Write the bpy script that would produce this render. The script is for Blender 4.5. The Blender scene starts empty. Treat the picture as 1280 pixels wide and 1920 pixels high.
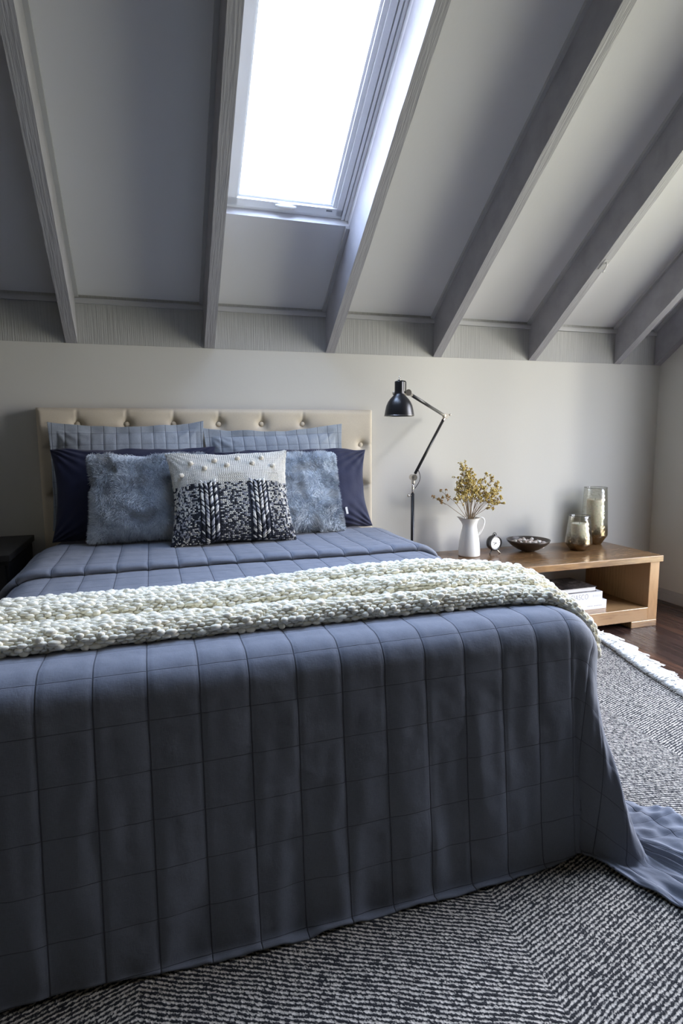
import bpy, math, random
import numpy as np
from mathutils import Vector, Matrix, noise

random.seed(7)
rng = np.random.default_rng(11)
PI = math.pi
sc = bpy.context.scene
COL = sc.collection

# ------------------------------------------------------------------ camera
CAM_H = 1.03
YAW, PITCH, ROLL = 0.31151, 0.12792, -0.00759
cd = bpy.data.cameras.new('camera')
cam = bpy.data.objects.new('camera', cd)
COL.objects.link(cam)
cd.sensor_fit = 'VERTICAL'
cd.sensor_height = 36.0
cd.lens = 1093.4 / 1920 * 36.0
cd.clip_start = 0.05
_f = Vector((math.sin(YAW) * math.cos(PITCH), math.cos(YAW) * math.cos(PITCH), -math.sin(PITCH)))
_r = Vector((math.cos(YAW), -math.sin(YAW), 0))
_u = _r.cross(_f)
_c, _s = math.cos(ROLL), math.sin(ROLL)
_r2, _u2 = _r * _c + _u * _s, _u * _c - _r * _s
m3 = Matrix((_r2, _u2, -_f)).transposed()
cam.matrix_world = Matrix.Translation((0, 0, CAM_H)) @ m3.to_4x4()
sc.camera = cam

# ------------------------------------------------------------------ room dimensions (metres, camera at x=y=0)
D = 2.908          # back wall
XR = 3.015         # right wall
XL = -3.4          # left wall
Z1 = 1.453         # top of the plaster wall / underside of the beams at the wall
Z2 = 1.6615        # ceiling at the wall
ALPHA = math.radians(35.79)
CA, SA = math.cos(ALPHA), math.sin(ALPHA)
YRIDGE = -0.45
YF = 2 * YRIDGE - D
BEAM_X0, BEAM_DX, BEAM_W = -0.342, 0.60, 0.0475

# ------------------------------------------------------------------ world, daylight, exposure
world = bpy.data.worlds.new('world')
sc.world = world
world.use_nodes = True
nt = world.node_tree
nt.nodes.clear()
w_out = nt.nodes.new('ShaderNodeOutputWorld')
w_bg = nt.nodes.new('ShaderNodeBackground')
w_tc = nt.nodes.new('ShaderNodeTexCoord')
w_sep = nt.nodes.new('ShaderNodeSeparateXYZ')
w_map = nt.nodes.new('ShaderNodeMapRange')
w_map.inputs[1].default_value = -1.0
w_map.inputs[2].default_value = 1.0
w_ramp = nt.nodes.new('ShaderNodeValToRGB')
el = w_ramp.color_ramp.elements
el[0].position = 0.0
el[0].color = (0.44, 0.43, 0.34, 1)
el[1].position = 1.0
el[1].color = (1.15, 1.50, 2.25, 1)
for pos, colr in ((0.46, (0.50, 0.49, 0.38, 1)), (0.50, (0.62, 0.59, 0.57, 1)), (0.60, (1.00, 0.96, 0.99, 1)), (0.72, (1.00, 1.05, 1.30, 1)), (0.80, (1.35, 1.58, 2.15, 1))):
    e = el.new(pos)
    e.color = colr
nt.links.new(w_tc.outputs['Generated'], w_sep.inputs[0])
nt.links.new(w_sep.outputs[2], w_map.inputs[0])
nt.links.new(w_map.outputs[0], w_ramp.inputs[0])
nt.links.new(w_ramp.outputs[0], w_bg.inputs[0])
w_bg.inputs[1].default_value = 22.0
nt.links.new(w_bg.outputs[0], w_out.inputs[0])

# low hazy sun through the glazed door in the right wall
sl = bpy.data.lights.new('sun', 'SUN')
sl.energy = 3.2
sl.angle = math.radians(9)
sl.color = (1.0, 0.95, 0.86)
sun = bpy.data.objects.new('sun', sl)
COL.objects.link(sun)
sun_dir = Vector((0.94, -1.0, 0.17)).normalized()     # towards the light
sun.rotation_euler = sun_dir.to_track_quat('Z', 'Y').to_euler()
sun.location = (5, -5, 3)

sc.view_settings.view_transform = 'Standard'
sc.view_settings.look = 'None'
sc.view_settings.gamma = 1.0
sc.view_settings.use_curve_mapping = False
sc.view_settings.exposure = 0.0
sc.cycles.max_bounces = 10
sc.cycles.diffuse_bounces = 6
sc.cycles.transparent_max_bounces = 16
sc.cycles.use_denoising = True
sc.cycles.caustics_reflective = False
sc.cycles.caustics_refractive = False

# openings that let the daylight in
DOOR_Y0, DOOR_Y1, DOOR_Z0, DOOR_Z1 = 0.78, 2.25, 0.06, 2.25
SKY_X0, SKY_X1 = BEAM_X0 + BEAM_DX + BEAM_W, BEAM_X0 + 2 * BEAM_DX
SKY_S0, SKY_S1 = 0.469, 1.98


def rp(x, s, n):
    """roof coordinates -> world: s runs up the slope from the back wall, n is the outward normal"""
    return Vector((x, D - s * CA + n * SA, Z2 + s * SA + n * CA))


def portal(name, loc, normal, up, sx, sy):
    l = bpy.data.lights.new(name, 'AREA')
    l.shape = 'RECTANGLE'
    l.size, l.size_y = sx, sy
    l.cycles.is_portal = True
    o = bpy.data.objects.new(name, l)
    COL.objects.link(o)
    z = -Vector(normal).normalized()
    y = Vector(up).normalized()
    x = y.cross(z)
    o.matrix_world = Matrix.Translation(loc) @ Matrix((x, y, z)).transposed().to_4x4()


portal('daylight_door', (XR + 0.16, (DOOR_Y0 + DOOR_Y1) / 2, (DOOR_Z0 + DOOR_Z1) / 2), (-1, 0, 0), (0, 0, 1),
       DOOR_Y1 - DOOR_Y0, DOOR_Z1 - DOOR_Z0)
portal('daylight_skylight', rp((SKY_X0 + SKY_X1) / 2, (SKY_S0 + SKY_S1) / 2, 0.24), (0, -SA, -CA), (0, -CA, SA),
       SKY_X1 - SKY_X0, SKY_S1 - SKY_S0)


# ------------------------------------------------------------------ helpers: materials
def mat(name, color=(0.8, 0.8, 0.8), rough=0.6, metal=0.0, **kw):
    m = bpy.data.materials.new(name)
    m.use_nodes = True
    b = m.node_tree.nodes['Principled BSDF']
    b.inputs['Base Color'].default_value = (*color, 1)
    b.inputs['Roughness'].default_value = rough
    b.inputs['Metallic'].default_value = metal
    for k, v in kw.items():
        b.inputs[k].default_value = v
    return m


class NT:
    """small node-building helper"""

    def __init__(self, m):
        self.m = m
        self.t = m.node_tree
        self.b = self.t.nodes['Principled BSDF']

    def n(self, typ, **kw):
        nd = self.t.nodes.new(typ)
        for k, v in kw.items():
            if k.startswith('i_'):
                nd.inputs[k[2:].replace('_', ' ')].default_value = v
            elif k[0] == 'p' and k[1:].isdigit():
                nd.inputs[int(k[1:])].default_value = v
            else:
                setattr(nd, k, v)
        return nd

    def l(self, a, b):
        self.t.links.new(a, b)

    def math(self, op, a, b=None, c=None, clamp=False):
        nd = self.t.nodes.new('ShaderNodeMath')
        nd.operation = op
        nd.use_clamp = clamp
        for i, v in enumerate((a, b, c)):
            if v is None:
                continue
            if isinstance(v, (int, float)):
                nd.inputs[i].default_value = v
            else:
                self.l(v, nd.inputs[i])
        return nd.outputs[0]

    def coord(self, kind='Object', scale=(1, 1, 1), rot=(0, 0, 0)):
        tc = self.n('ShaderNodeTexCoord')
        mp = self.n('ShaderNodeMapping')
        mp.inputs['Scale'].default_value = scale
        mp.inputs['Rotation'].default_value = rot
        self.l(tc.outputs[kind], mp.inputs[0])
        return mp.outputs[0]

    def uv(self, scale=(1, 1, 1)):
        return self.coord('UV', scale)

    def noise(self, vec, scale=5, detail=4, rough=0.5):
        nd = self.n('ShaderNodeTexNoise')
        nd.inputs['Scale'].default_value = scale
        nd.inputs['Detail'].default_value = detail
        nd.inputs['Roughness'].default_value = rough
        self.l(vec, nd.inputs['Vector'])
        return nd.outputs['Fac']

    def ramp(self, fac, stops, interp='LINEAR'):
        nd = self.n('ShaderNodeValToRGB')
        nd.color_ramp.interpolation = interp
        els = nd.color_ramp.elements
        els[0].position, els[0].color = stops[0][0], (*stops[0][1], 1)
        els[1].position, els[1].color = stops[-1][0], (*stops[-1][1], 1)
        for p, c in stops[1:-1]:
            e = els.new(p)
            e.color = (*c, 1)
        self.l(fac, nd.inputs[0])
        return nd.outputs[0]

    def base(self, sock):
        self.l(sock, self.b.inputs['Base Color'])

    def bump(self, height, strength=0.3, dist=0.01, prev=None):
        nd = self.n('ShaderNodeBump')
        nd.inputs['Strength'].default_value = strength
        nd.inputs['Distance'].default_value = dist
        self.l(height, nd.inputs['Height'])
        if prev is not None:
            self.l(prev, nd.inputs['Normal'])
        self.l(nd.outputs[0], self.b.inputs['Normal'])
        return nd.outputs[0]


def paint(name, color, rough=0.6, bump=0.15, scale=60, var=0.03):
    m = mat(name, color, rough)
    t = NT(m)
    v = t.coord()
    a = t.noise(v, scale, 3)
    b = t.noise(v, 1.3, 2)
    lo = tuple(c * (1 - var) for c in color)
    hi = tuple(min(1, c * (1 + var)) for c in color)
    t.base(t.ramp(b, [(0.3, lo), (0.7, hi)]))
    t.bump(a, bump, 0.002)
    return m


def fabric(name, color, rough=0.85, weave=900, bump=0.25, var=0.10, sheen=0.15, wr=0.25):
    """woven linen: fine thread noise in two directions and slow colour variation"""
    m = mat(name, color, rough)
    m.node_tree.nodes['Principled BSDF'].inputs['Sheen Weight'].default_value = sheen
    t = NT(m)
    a = t.noise(t.uv((weave, weave * 0.12, 1)), 1.0, 2)
    b = t.noise(t.uv((weave * 0.12, weave, 1)), 1.0, 2)
    th = t.math('ADD', a, b)
    th = t.math('MULTIPLY', th, 0.5)
    big = t.noise(t.uv((1, 1, 1)), 7, 4)
    lo = tuple(c * (1 - var) for c in color)
    hi = tuple(min(1, c * (1 + var)) for c in color)
    mix = t.math('ADD', t.math('MULTIPLY', th, 0.65), t.math('MULTIPLY', big, 0.35))
    t.base(t.ramp(mix, [(0.38, lo), (0.62, hi)]))
    n1 = t.bump(t.noise(t.uv((1, 1, 1)), 22, 5, 0.6), wr, 0.006)
    t.bump(th, bump, 0.001, n1)
    return m


def wood(name, c1, c2, scale=(1, 1, 1), rough=0.35, grain=14, knots=True, bump=0.1):
    m = mat(name, c1, rough)
    t = NT(m)
    v = t.coord('Object', scale)
    d = t.noise(v, 1.6, 3)
    wv = t.n('ShaderNodeTexWave')
    wv.wave_type = 'BANDS'
    wv.bands_direction = 'Y'
    wv.inputs['Scale'].default_value = grain
    wv.inputs['Distortion'].default_value = 6
    wv.inputs['Detail'].default_value = 3
    wv.inputs['Detail Scale'].default_value = 1.4
    t.l(v, wv.inputs['Vector'])
    f = t.math('ADD', t.math('MULTIPLY', wv.outputs['Fac'], 0.16), t.math('MULTIPLY', d, 0.85))
    fine = t.noise(v, 60, 3)
    f = t.math('ADD', f, t.math('MULTIPLY', t.math('SUBTRACT', fine, 0.5), 0.35))
    t.base(t.ramp(f, [(0.25, c2), (0.62, c1)]))
    t.bump(fine, bump, 0.001)
    return m


# ------------------------------------------------------------------ helpers: meshes
def link(name, verts, faces, material=None, parent=None, smooth=False, uv=None, colors=None, loc=None, rot=None):
    me = bpy.data.meshes.new(name)
    verts = np.asarray(verts, dtype=np.float32)
    if isinstance(faces, np.ndarray):
        nf, k = faces.shape
        me.vertices.add(len(verts))
        me.vertices.foreach_set('co', verts.ravel())
        me.loops.add(nf * k)
        me.loops.foreach_set('vertex_index', faces.astype(np.int32).ravel())
        me.polygons.add(nf)
        me.polygons.foreach_set('loop_start', np.arange(0, nf * k, k, dtype=np.int32))
        me.update(calc_edges=True)
        me.validate()
    else:
        me.from_pydata([tuple(v) for v in verts], [], faces)
        me.update()
    if smooth:
        me.polygons.foreach_set('use_smooth', np.ones(len(me.polygons), dtype=bool))
    if uv is not None:
        lay = me.uv_layers.new(name='UVMap')
        idx = np.empty(len(me.loops), dtype=np.int32)
        me.loops.foreach_get('vertex_index', idx)
        lay.data.foreach_set('uv', np.asarray(uv, dtype=np.float32)[idx].ravel())
    if colors is not None:
        ca = me.color_attributes.new('Col', 'FLOAT_COLOR', 'POINT')
        c4 = np.ones((len(verts), 4), dtype=np.float32)
        c4[:, :3] = colors
        ca.data.foreach_set('color', c4.ravel())
    if material:
        me.materials.append(material)
    o = bpy.data.objects.new(name, me)
    COL.objects.link(o)
    if parent:
        o.parent = parent
    if loc is not None:
        o.location = loc
    if rot is not None:
        o.rotation_euler = rot
    return o


def empty(name, loc=(0, 0, 0), rotz=0.0):
    o = bpy.data.objects.new(name, None)
    COL.objects.link(o)
    o.location = loc
    o.rotation_euler = (0, 0, rotz)
    o.empty_display_size = 0.05
    return o


def tag(o, label, cat, group=None, kind=None):
    o['label'] = label
    o['category'] = cat
    if group:
        o['group'] = group
    if kind:
        o['kind'] = kind
    return o


def structure(o, label, cat):
    o['kind'] = 'structure'
    o['label'] = label
    o['category'] = cat
    return o


class MB:
    """collects shapes into one mesh"""

    def __init__(self):
        self.v = []
        self.f = []

    def add(self, vs, fs):
        k = len(self.v)
        self.v += [tuple(p) for p in vs]
        self.f += [tuple(i + k for i in f) for f in fs]

    def box(self, a, b, bev=0.0, M=None):
        (x0, y0, z0), (x1, y1, z1) = a, b
        x0, x1 = min(x0, x1), max(x0, x1)
        y0, y1 = min(y0, y1), max(y0, y1)
        z0, z1 = min(z0, z1), max(z0, z1)
        if bev <= 0:
            vs = [(x, y, z) for z in (z0, z1) for y in (y0, y1) for x in (x0, x1)]
            fs = [(0, 2, 3, 1), (4, 5, 7, 6), (0, 1, 5, 4), (2, 6, 7, 3), (0, 4, 6, 2), (1, 3, 7, 5)]
        else:
            import bmesh
            bm = bmesh.new()
            bmesh.ops.create_cube(bm, size=1)
            for v in bm.verts:
                v.co = Vector(((x0 + x1) / 2 + v.co.x * (x1 - x0), (y0 + y1) / 2 + v.co.y * (y1 - y0),
                               (z0 + z1) / 2 + v.co.z * (z1 - z0)))
            bmesh.ops.bevel(bm, geom=list(bm.edges), offset=bev, segments=2, affect='EDGES', profile=0.6)
            bm.verts.index_update()
            vs = [v.co.copy() for v in bm.verts]
            fs = [tuple(v.index for v in f.verts) for f in bm.faces]
            bm.free()
        if M is not None:
            vs = [M @ Vector(v) for v in vs]
        self.add(vs, fs)

    def tube(self, pts, rad, seg=12, caps=True):
        pts = [Vector(p) for p in pts]
        n = len(pts)
        rads = rad if isinstance(rad, (list, tuple)) else [rad] * n
        vs, fs = [], []
        up = None
        for i, p in enumerate(pts):
            t = (pts[min(i + 1, n - 1)] - pts[max(i - 1, 0)]).normalized()
            if up is None:
                up = Vector((0, 0, 1)) if abs(t.z) < 0.9 else Vector((1, 0, 0))
            a = up - t * up.dot(t)
            if a.length < 1e-6:
                a = t.orthogonal()
            a.normalize()
            b = t.cross(a)
            up = a
            for k in range(seg):
                an = 2 * PI * k / seg
                vs.append(p + (a * math.cos(an) + b * math.sin(an)) * rads[i])
        for i in range(n - 1):
            for k in range(seg):
                k2 = (k + 1) % seg
                fs.append((i * seg + k, i * seg + k2, (i + 1) * seg + k2, (i + 1) * seg + k))
        if caps:
            fs.append(tuple(range(seg))[::-1])
            fs.append(tuple((n - 1) * seg + k for k in range(seg)))
        self.add(vs, fs)

    def lathe(self, prof, seg=40, M=None):
        vs, fs = [], []
        for r, z in prof:
            for k in range(seg):
                a = 2 * PI * k / seg
                vs.append(Vector((r * math.cos(a), r * math.sin(a), z)))
        for i in range(len(prof) - 1):
            for k in range(seg):
                k2 = (k + 1) % seg
                fs.append((i * seg + k, i * seg + k2, (i + 1) * seg + k2, (i + 1) * seg + k))
        if M is not None:
            vs = [M @ v for v in vs]
        self.add(vs, fs)

    def ball(self, c, r, seg=12, rings=8, sc_=(1, 1, 1)):
        prof = [(max(1e-5, math.sin(PI * i / rings)) * r, -math.cos(PI * i / rings) * r) for i in range(rings + 1)]
        M = Matrix.Translation(c) @ Matrix.Diagonal((*sc_, 1))
        self.lathe(prof, seg, M)

    def build(self, name, material=None, parent=None, smooth=False, loc=None, rot=None):
        o = link(name, self.v, self.f, material, parent, smooth, loc=loc, rot=rot)
        return o


def smooth_by_angle(o, deg=40):
    me = o.data
    me.polygons.foreach_set('use_smooth', np.ones(len(me.polygons), dtype=bool))
    try:
        me.set_sharp_from_angle(angle=math.radians(deg))
    except Exception:
        pass
    return o


def grid_faces(nu, nv):
    i, j = np.meshgrid(np.arange(nu - 1), np.arange(nv - 1), indexing='ij')
    a = i * nv + j
    return np.stack([a, a + nv, a + nv + 1, a + 1], -1).reshape(-1, 4)


def blob_template(seg=8, rings=5):
    vs, fs = [], []
    for i in range(1, rings):
        ph = PI * i / rings
        for k in range(seg):
            a = 2 * PI * k / seg
            vs.append((math.sin(ph) * math.cos(a), math.sin(ph) * math.sin(a), math.cos(ph)))
    top = len(vs)
    vs += [(0, 0, 1), (0, 0, -1)]
    for i in range(rings - 2):
        for k in range(seg):
            k2 = (k + 1) % seg
            fs.append((i * seg + k, (i + 1) * seg + k, (i + 1) * seg + k2, i * seg + k2))
    for k in range(seg):
        k2 = (k + 1) % seg
        fs.append((top, k, k2, k2))
        b = (rings - 2) * seg
        fs.append((top + 1, b + k2, b + k, b + k))
    return np.array(vs), fs


def blobs(P, A, B, C, seg=8, rings=5):
    """ellipsoids at P with axis vectors A, B, C (already scaled) -> verts, faces (list of quads / tris)"""
    tv, tf = blob_template(seg, rings)
    P, A, B, C = (np.asarray(q, dtype=float) for q in (P, A, B, C))
    n = len(P)
    V = P[:, None, :] + tv[None, :, 0:1] * A[:, None, :] + tv[None, :, 1:2] * B[:, None, :] + tv[None, :, 2:3] * C[:, None, :]
    k = len(tv)
    tri = np.array([f[:3] for f in tf if f[2] == f[3]])
    quad = np.array([f for f in tf if f[2] != f[3]])
    off = (np.arange(n) * k)[:, None, None]
    Q = (quad[None] + off).reshape(-1, 4)
    T = (tri[None] + off).reshape(-1, 3)
    # quads split in triangles so that one array holds all faces
    F = np.concatenate([Q[:, [0, 1, 2]], Q[:, [0, 2, 3]], T])
    return V.reshape(-1, 3), F


def unit(a):
    return a / np.maximum(1e-9, np.linalg.norm(a, axis=-1, keepdims=True))


def fbm(x, y, z=0.0, sc_=1.0, oct_=3):
    return noise.fractal(Vector((x * sc_, y * sc_, z)), 1.0, 2.0, oct_)


# ------------------------------------------------------------------ materials
M_WALL = paint('wall_paint', (0.60, 0.592, 0.562), 0.75, 0.10, 90, 0.015)
M_CEIL = paint('ceiling_paint', (0.66, 0.655, 0.68), 0.7, 0.10, 70, 0.02)
M_TRIM = paint('trim_paint', (0.42, 0.42, 0.435), 0.55, 0.15, 60, 0.02)

M_BEAM = mat('beam_paint', (0.37, 0.37, 0.40), 0.55)
t = NT(M_BEAM)
v = t.coord('Object', (1, 0.06, 0.06))
g = t.noise(v, 160, 4, 0.6)
t.base(t.ramp(g, [(0.25, (0.28, 0.278, 0.305)), (0.6, (0.35, 0.345, 0.375))]))
t.bump(g, 0.55, 0.004)

M_FRIEZE = mat('frieze_paint', (0.46, 0.465, 0.46), 0.65)
t = NT(M_FRIEZE)
g = t.noise(t.coord('Object', (1, 1, 0.02)), 170, 3, 0.6)
t.base(t.ramp(g, [(0.3, (0.36, 0.36, 0.355)), (0.65, (0.43, 0.43, 0.425))]))
t.bump(g, 0.7, 0.004)

M_WINFRAME = mat('white_lacquer', (0.90, 0.91, 0.93), 0.3)
M_SEAL = mat('black_seal', (0.02, 0.02, 0.022), 0.6)


def glass_mat(name, tint=(1, 1, 1), gloss=0.08, rough=0.02):
    m = bpy.data.materials.new(name)
    m.use_nodes = True
    tr = m.node_tree
    tr.nodes.clear()
    o = tr.nodes.new('ShaderNodeOutputMaterial')
    mx = tr.nodes.new('ShaderNodeMixShader')
    a = tr.nodes.new('ShaderNodeBsdfTransparent')
    b = tr.nodes.new('ShaderNodeBsdfGlossy')
    lw = tr.nodes.new('ShaderNodeLayerWeight')
    lw.inputs[0].default_value = 0.35
    mt = tr.nodes.new('ShaderNodeMath')
    mt.operation = 'MULTIPLY_ADD'
    mt.inputs[1].default_value = 0.6
    mt.inputs[2].default_value = gloss
    mt.use_clamp = True
    a.inputs[0].default_value = (*tint, 1)
    b.inputs['Roughness'].default_value = rough
    tr.links.new(lw.outputs['Fresnel'], mt.inputs[0])
    tr.links.new(mt.outputs[0], mx.inputs[0])
    tr.links.new(a.outputs[0], mx.inputs[1])
    tr.links.new(b.outputs[0], mx.inputs[2])
    tr.links.new(mx.outputs[0], o.inputs[0])
    return m


M_GLASS = glass_mat('window_glass', (0.97, 0.98, 0.98), 0.02)

# dark stained floorboards running away from the camera
M_FLOOR = mat('dark_floorboards', (0.05, 0.025, 0.018), 0.3)
t = NT(M_FLOOR)
tc = t.n('ShaderNodeTexCoord')
sep = t.n('ShaderNodeSeparateXYZ')
t.l(tc.outputs['Object'], sep.inputs[0])
bx = t.math('MULTIPLY', sep.outputs[0], 1 / 0.085)
bi = t.math('FLOOR', bx)
bf = t.math('FRACT', bx)
wn = t.n('ShaderNodeTexWhiteNoise')
wn.noise_dimensions = '1D'
t.l(bi, wn.inputs['W'])
cmb = t.n('ShaderNodeCombineXYZ')
t.l(t.math('MULTIPLY', sep.outputs[0], 14), cmb.inputs[0])
t.l(t.math('MULTIPLY', sep.outputs[1], 0.8), cmb.inputs[1])
t.l(t.math('MULTIPLY', wn.outputs[0], 30), cmb.inputs[2])
g = t.noise(cmb.outputs[0], 4, 5, 0.6)
f = t.math('ADD', t.math('MULTIPLY', g, 0.7), t.math('MULTIPLY', wn.outputs[0], 0.35))
colr = t.ramp(f, [(0.2, (0.012, 0.007, 0.006)), (0.5, (0.035, 0.017, 0.012)), (0.85, (0.11, 0.045, 0.022))])
gap = t.math('LESS_THAN', bf, 0.03)
mx = t.n('ShaderNodeMix', data_type='RGBA')
t.l(gap, mx.inputs[0])
t.l(colr, mx.inputs[6])
mx.inputs[7].default_value = (0.004, 0.003, 0.003, 1)
t.base(mx.outputs[2])
t.bump(t.math('SUBTRACT', g, t.math('MULTIPLY', gap, 2.0)), 0.12, 0.002)
t.l(t.math('MULTIPLY_ADD', g, 0.25, 0.15), t.b.inputs['Roughness'])

M_QUILT = fabric('blue_grey_linen', (0.158, 0.172, 0.208), 0.85, 700, 0.3, 0.10, 0.10, 0.22)
M_SHAM = fabric('pale_blue_linen', (0.34, 0.385, 0.45), 0.85, 700, 0.3, 0.12, 0.10, 0.35)
M_NAVY = fabric('navy_linen', (0.008, 0.012, 0.048), 0.8, 900, 0.2, 0.12, 0.15, 0.25)
M_HEAD = fabric('oatmeal_linen', (0.66, 0.585, 0.47), 0.85, 900, 0.3, 0.07, 0.1, 0.06)
M_WOODT = wood('honey_oak', (0.33, 0.19, 0.085), (0.085, 0.038, 0.015), (0.35, 2.4, 2.4), 0.22, 9)
M_WOODV = wood('honey_oak_upright', (0.36, 0.20, 0.085), (0.18, 0.09, 0.035), (1.6, 1.6, 0.35), 0.35, 9)
M_BLACKM = mat('black_metal', (0.012, 0.012, 0.014), 0.32)
M_CHROME = mat('nickel', (0.62, 0.58, 0.53), 0.25, 1.0)
M_CERAMIC = mat('white_ceramic', (0.86, 0.86, 0.84), 0.18)
M_BLACKW = mat('black_wood', (0.012, 0.012, 0.013), 0.45)
M_WAX = mat('candle_wax', (0.80, 0.76, 0.62), 0.5)
M_WAX.node_tree.nodes['Principled BSDF'].inputs['Subsurface Weight'].default_value = 0.15

# ------------------------------------------------------------------ the room shell
mb = MB()
mb.box((XL, YF, -0.1), (XR + 0.16, D + 0.12, 0.0))
structure(mb.build('floor', M_FLOOR), 'dark brown stained timber floorboards beyond the rug', 'floor')
mb = MB()
mb.box((XL - 0.12, D, 0), (XR + 0.16, D + 0.12, Z1 + 0.01))
mb.box((XL - 0.12, D + 0.03, Z1), (XR + 0.16, D + 0.12, Z2 + 0.2))
structure(mb.build('wall_back', M_WALL), 'off-white plaster wall behind the bed and the low table', 'wall')
mb = MB()
mb.box((XL - 0.12, YF - 0.12, -0.0), (XL, D, 4.4))
structure(mb.build('wall_left', M_WALL), 'off-white side wall to the left of the bed', 'wall')
mb = MB()
mb.box((XL - 0.12, YF - 0.12, 0), (XR + 0.16, YF, Z2 + 0.1))
structure(mb.build('wall_front', paint('low_bounce_paint', (0.10, 0.10, 0.11), 0.7)), 'dark low wall behind the camera', 'wall')  # unseen wall; its dark colour is made up to cut bounce onto the bed
mb = MB()
mb.box((XR, YF - 0.12, 0), (XR + 0.16, DOOR_Y0, 4.4))
mb.box((XR, DOOR_Y1, 0), (XR + 0.16, D + 0.1, 4.4))
mb.box((XR, DOOR_Y0, DOOR_Z1), (XR + 0.16, DOOR_Y1, 4.4))
mb.box((XR, DOOR_Y0, 0), (XR + 0.16, DOOR_Y1, DOOR_Z0))
structure(mb.build('wall_right', M_WALL), 'off-white gable wall at the right edge beyond the low table', 'wall')

# glazed door in the right wall (outside the frame, lights the room)
wd = empty('window_2', (XR + 0.08, (DOOR_Y0 + DOOR_Y1) / 2, DOOR_Z0))
structure(wd, 'wide glazed opening in the right wall', 'window')
hw = (DOOR_Y1 - DOOR_Y0) / 2
hh = DOOR_Z1 - DOOR_Z0
mb = MB()
mb.box((-0.03, -hw, 0), (0.03, -hw + 0.05, hh))
mb.box((-0.03, hw - 0.05, 0), (0.03, hw, hh))
mb.box((-0.03, -hw, 0), (0.03, hw, 0.05))
mb.box((-0.03, -hw, hh - 0.05), (0.03, hw, hh))
mb.box((-0.025, -0.03, 0), (0.025, 0.03, hh))
mb.build('frame', M_WINFRAME, wd)
mb = MB()
mb.box((-0.003, -hw + 0.05, 0.05), (0.003, hw - 0.05, hh - 0.05))
mb.build('glass', M_GLASS, wd)


def roof_box(mb, x0, x1, s0, s1, n0, n1):
    vs = [rp(x, s, n) for n in (n0, n1) for s in (s0, s1) for x in (x0, x1)]
    mb.add(vs, [(0, 2, 3, 1), (4, 5, 7, 6), (0, 1, 5, 4), (2, 6, 7, 3), (0, 4, 6, 2), (1, 3, 7, 5)])


S_RIDGE = (D - YRIDGE) / CA
mb = MB()
X0, X1 = XL - 0.12, XR + 0.16
roof_box(mb, X0, SKY_X0, -0.25, S_RIDGE, 0, 0.12)
roof_box(mb, SKY_X1, X1, -0.25, S_RIDGE, 0, 0.12)
roof_box(mb, SKY_X0, SKY_X1, SKY_S1, S_RIDGE, 0, 0.12)
roof_box(mb, SKY_X0, SKY_X1, -0.25, SKY_S0, 0, 0.12)
# the far slope behind the camera
vs = []
for n in (0, 0.12):
    for (yy, s) in ((YRIDGE, S_RIDGE), (YF - 0.12, -0.15)):
        for x in (X0, X1):
            a = rp(x, s, n)
            vs.append(Vector((x, 2 * YRIDGE - a.y, a.z)))
mb.add(vs, [(0, 2, 3, 1), (4, 5, 7, 6), (0, 1, 5, 4), (2, 6, 7, 3), (0, 4, 6, 2), (1, 3, 7, 5)])
structure(mb.build('ceiling', M_CEIL), 'pale grey sloping ceiling panels between the beams', 'ceiling')

# frieze board under the ceiling, flush with the beam ends
mb = MB()
mb.box((XL, D - 0.002, Z1), (XR, D + 0.03, Z2 + 0.01))
structure(mb.build('trim_1', M_FRIEZE), 'ribbed grey frieze board between wall top and sloping ceiling', 'trim')

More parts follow.
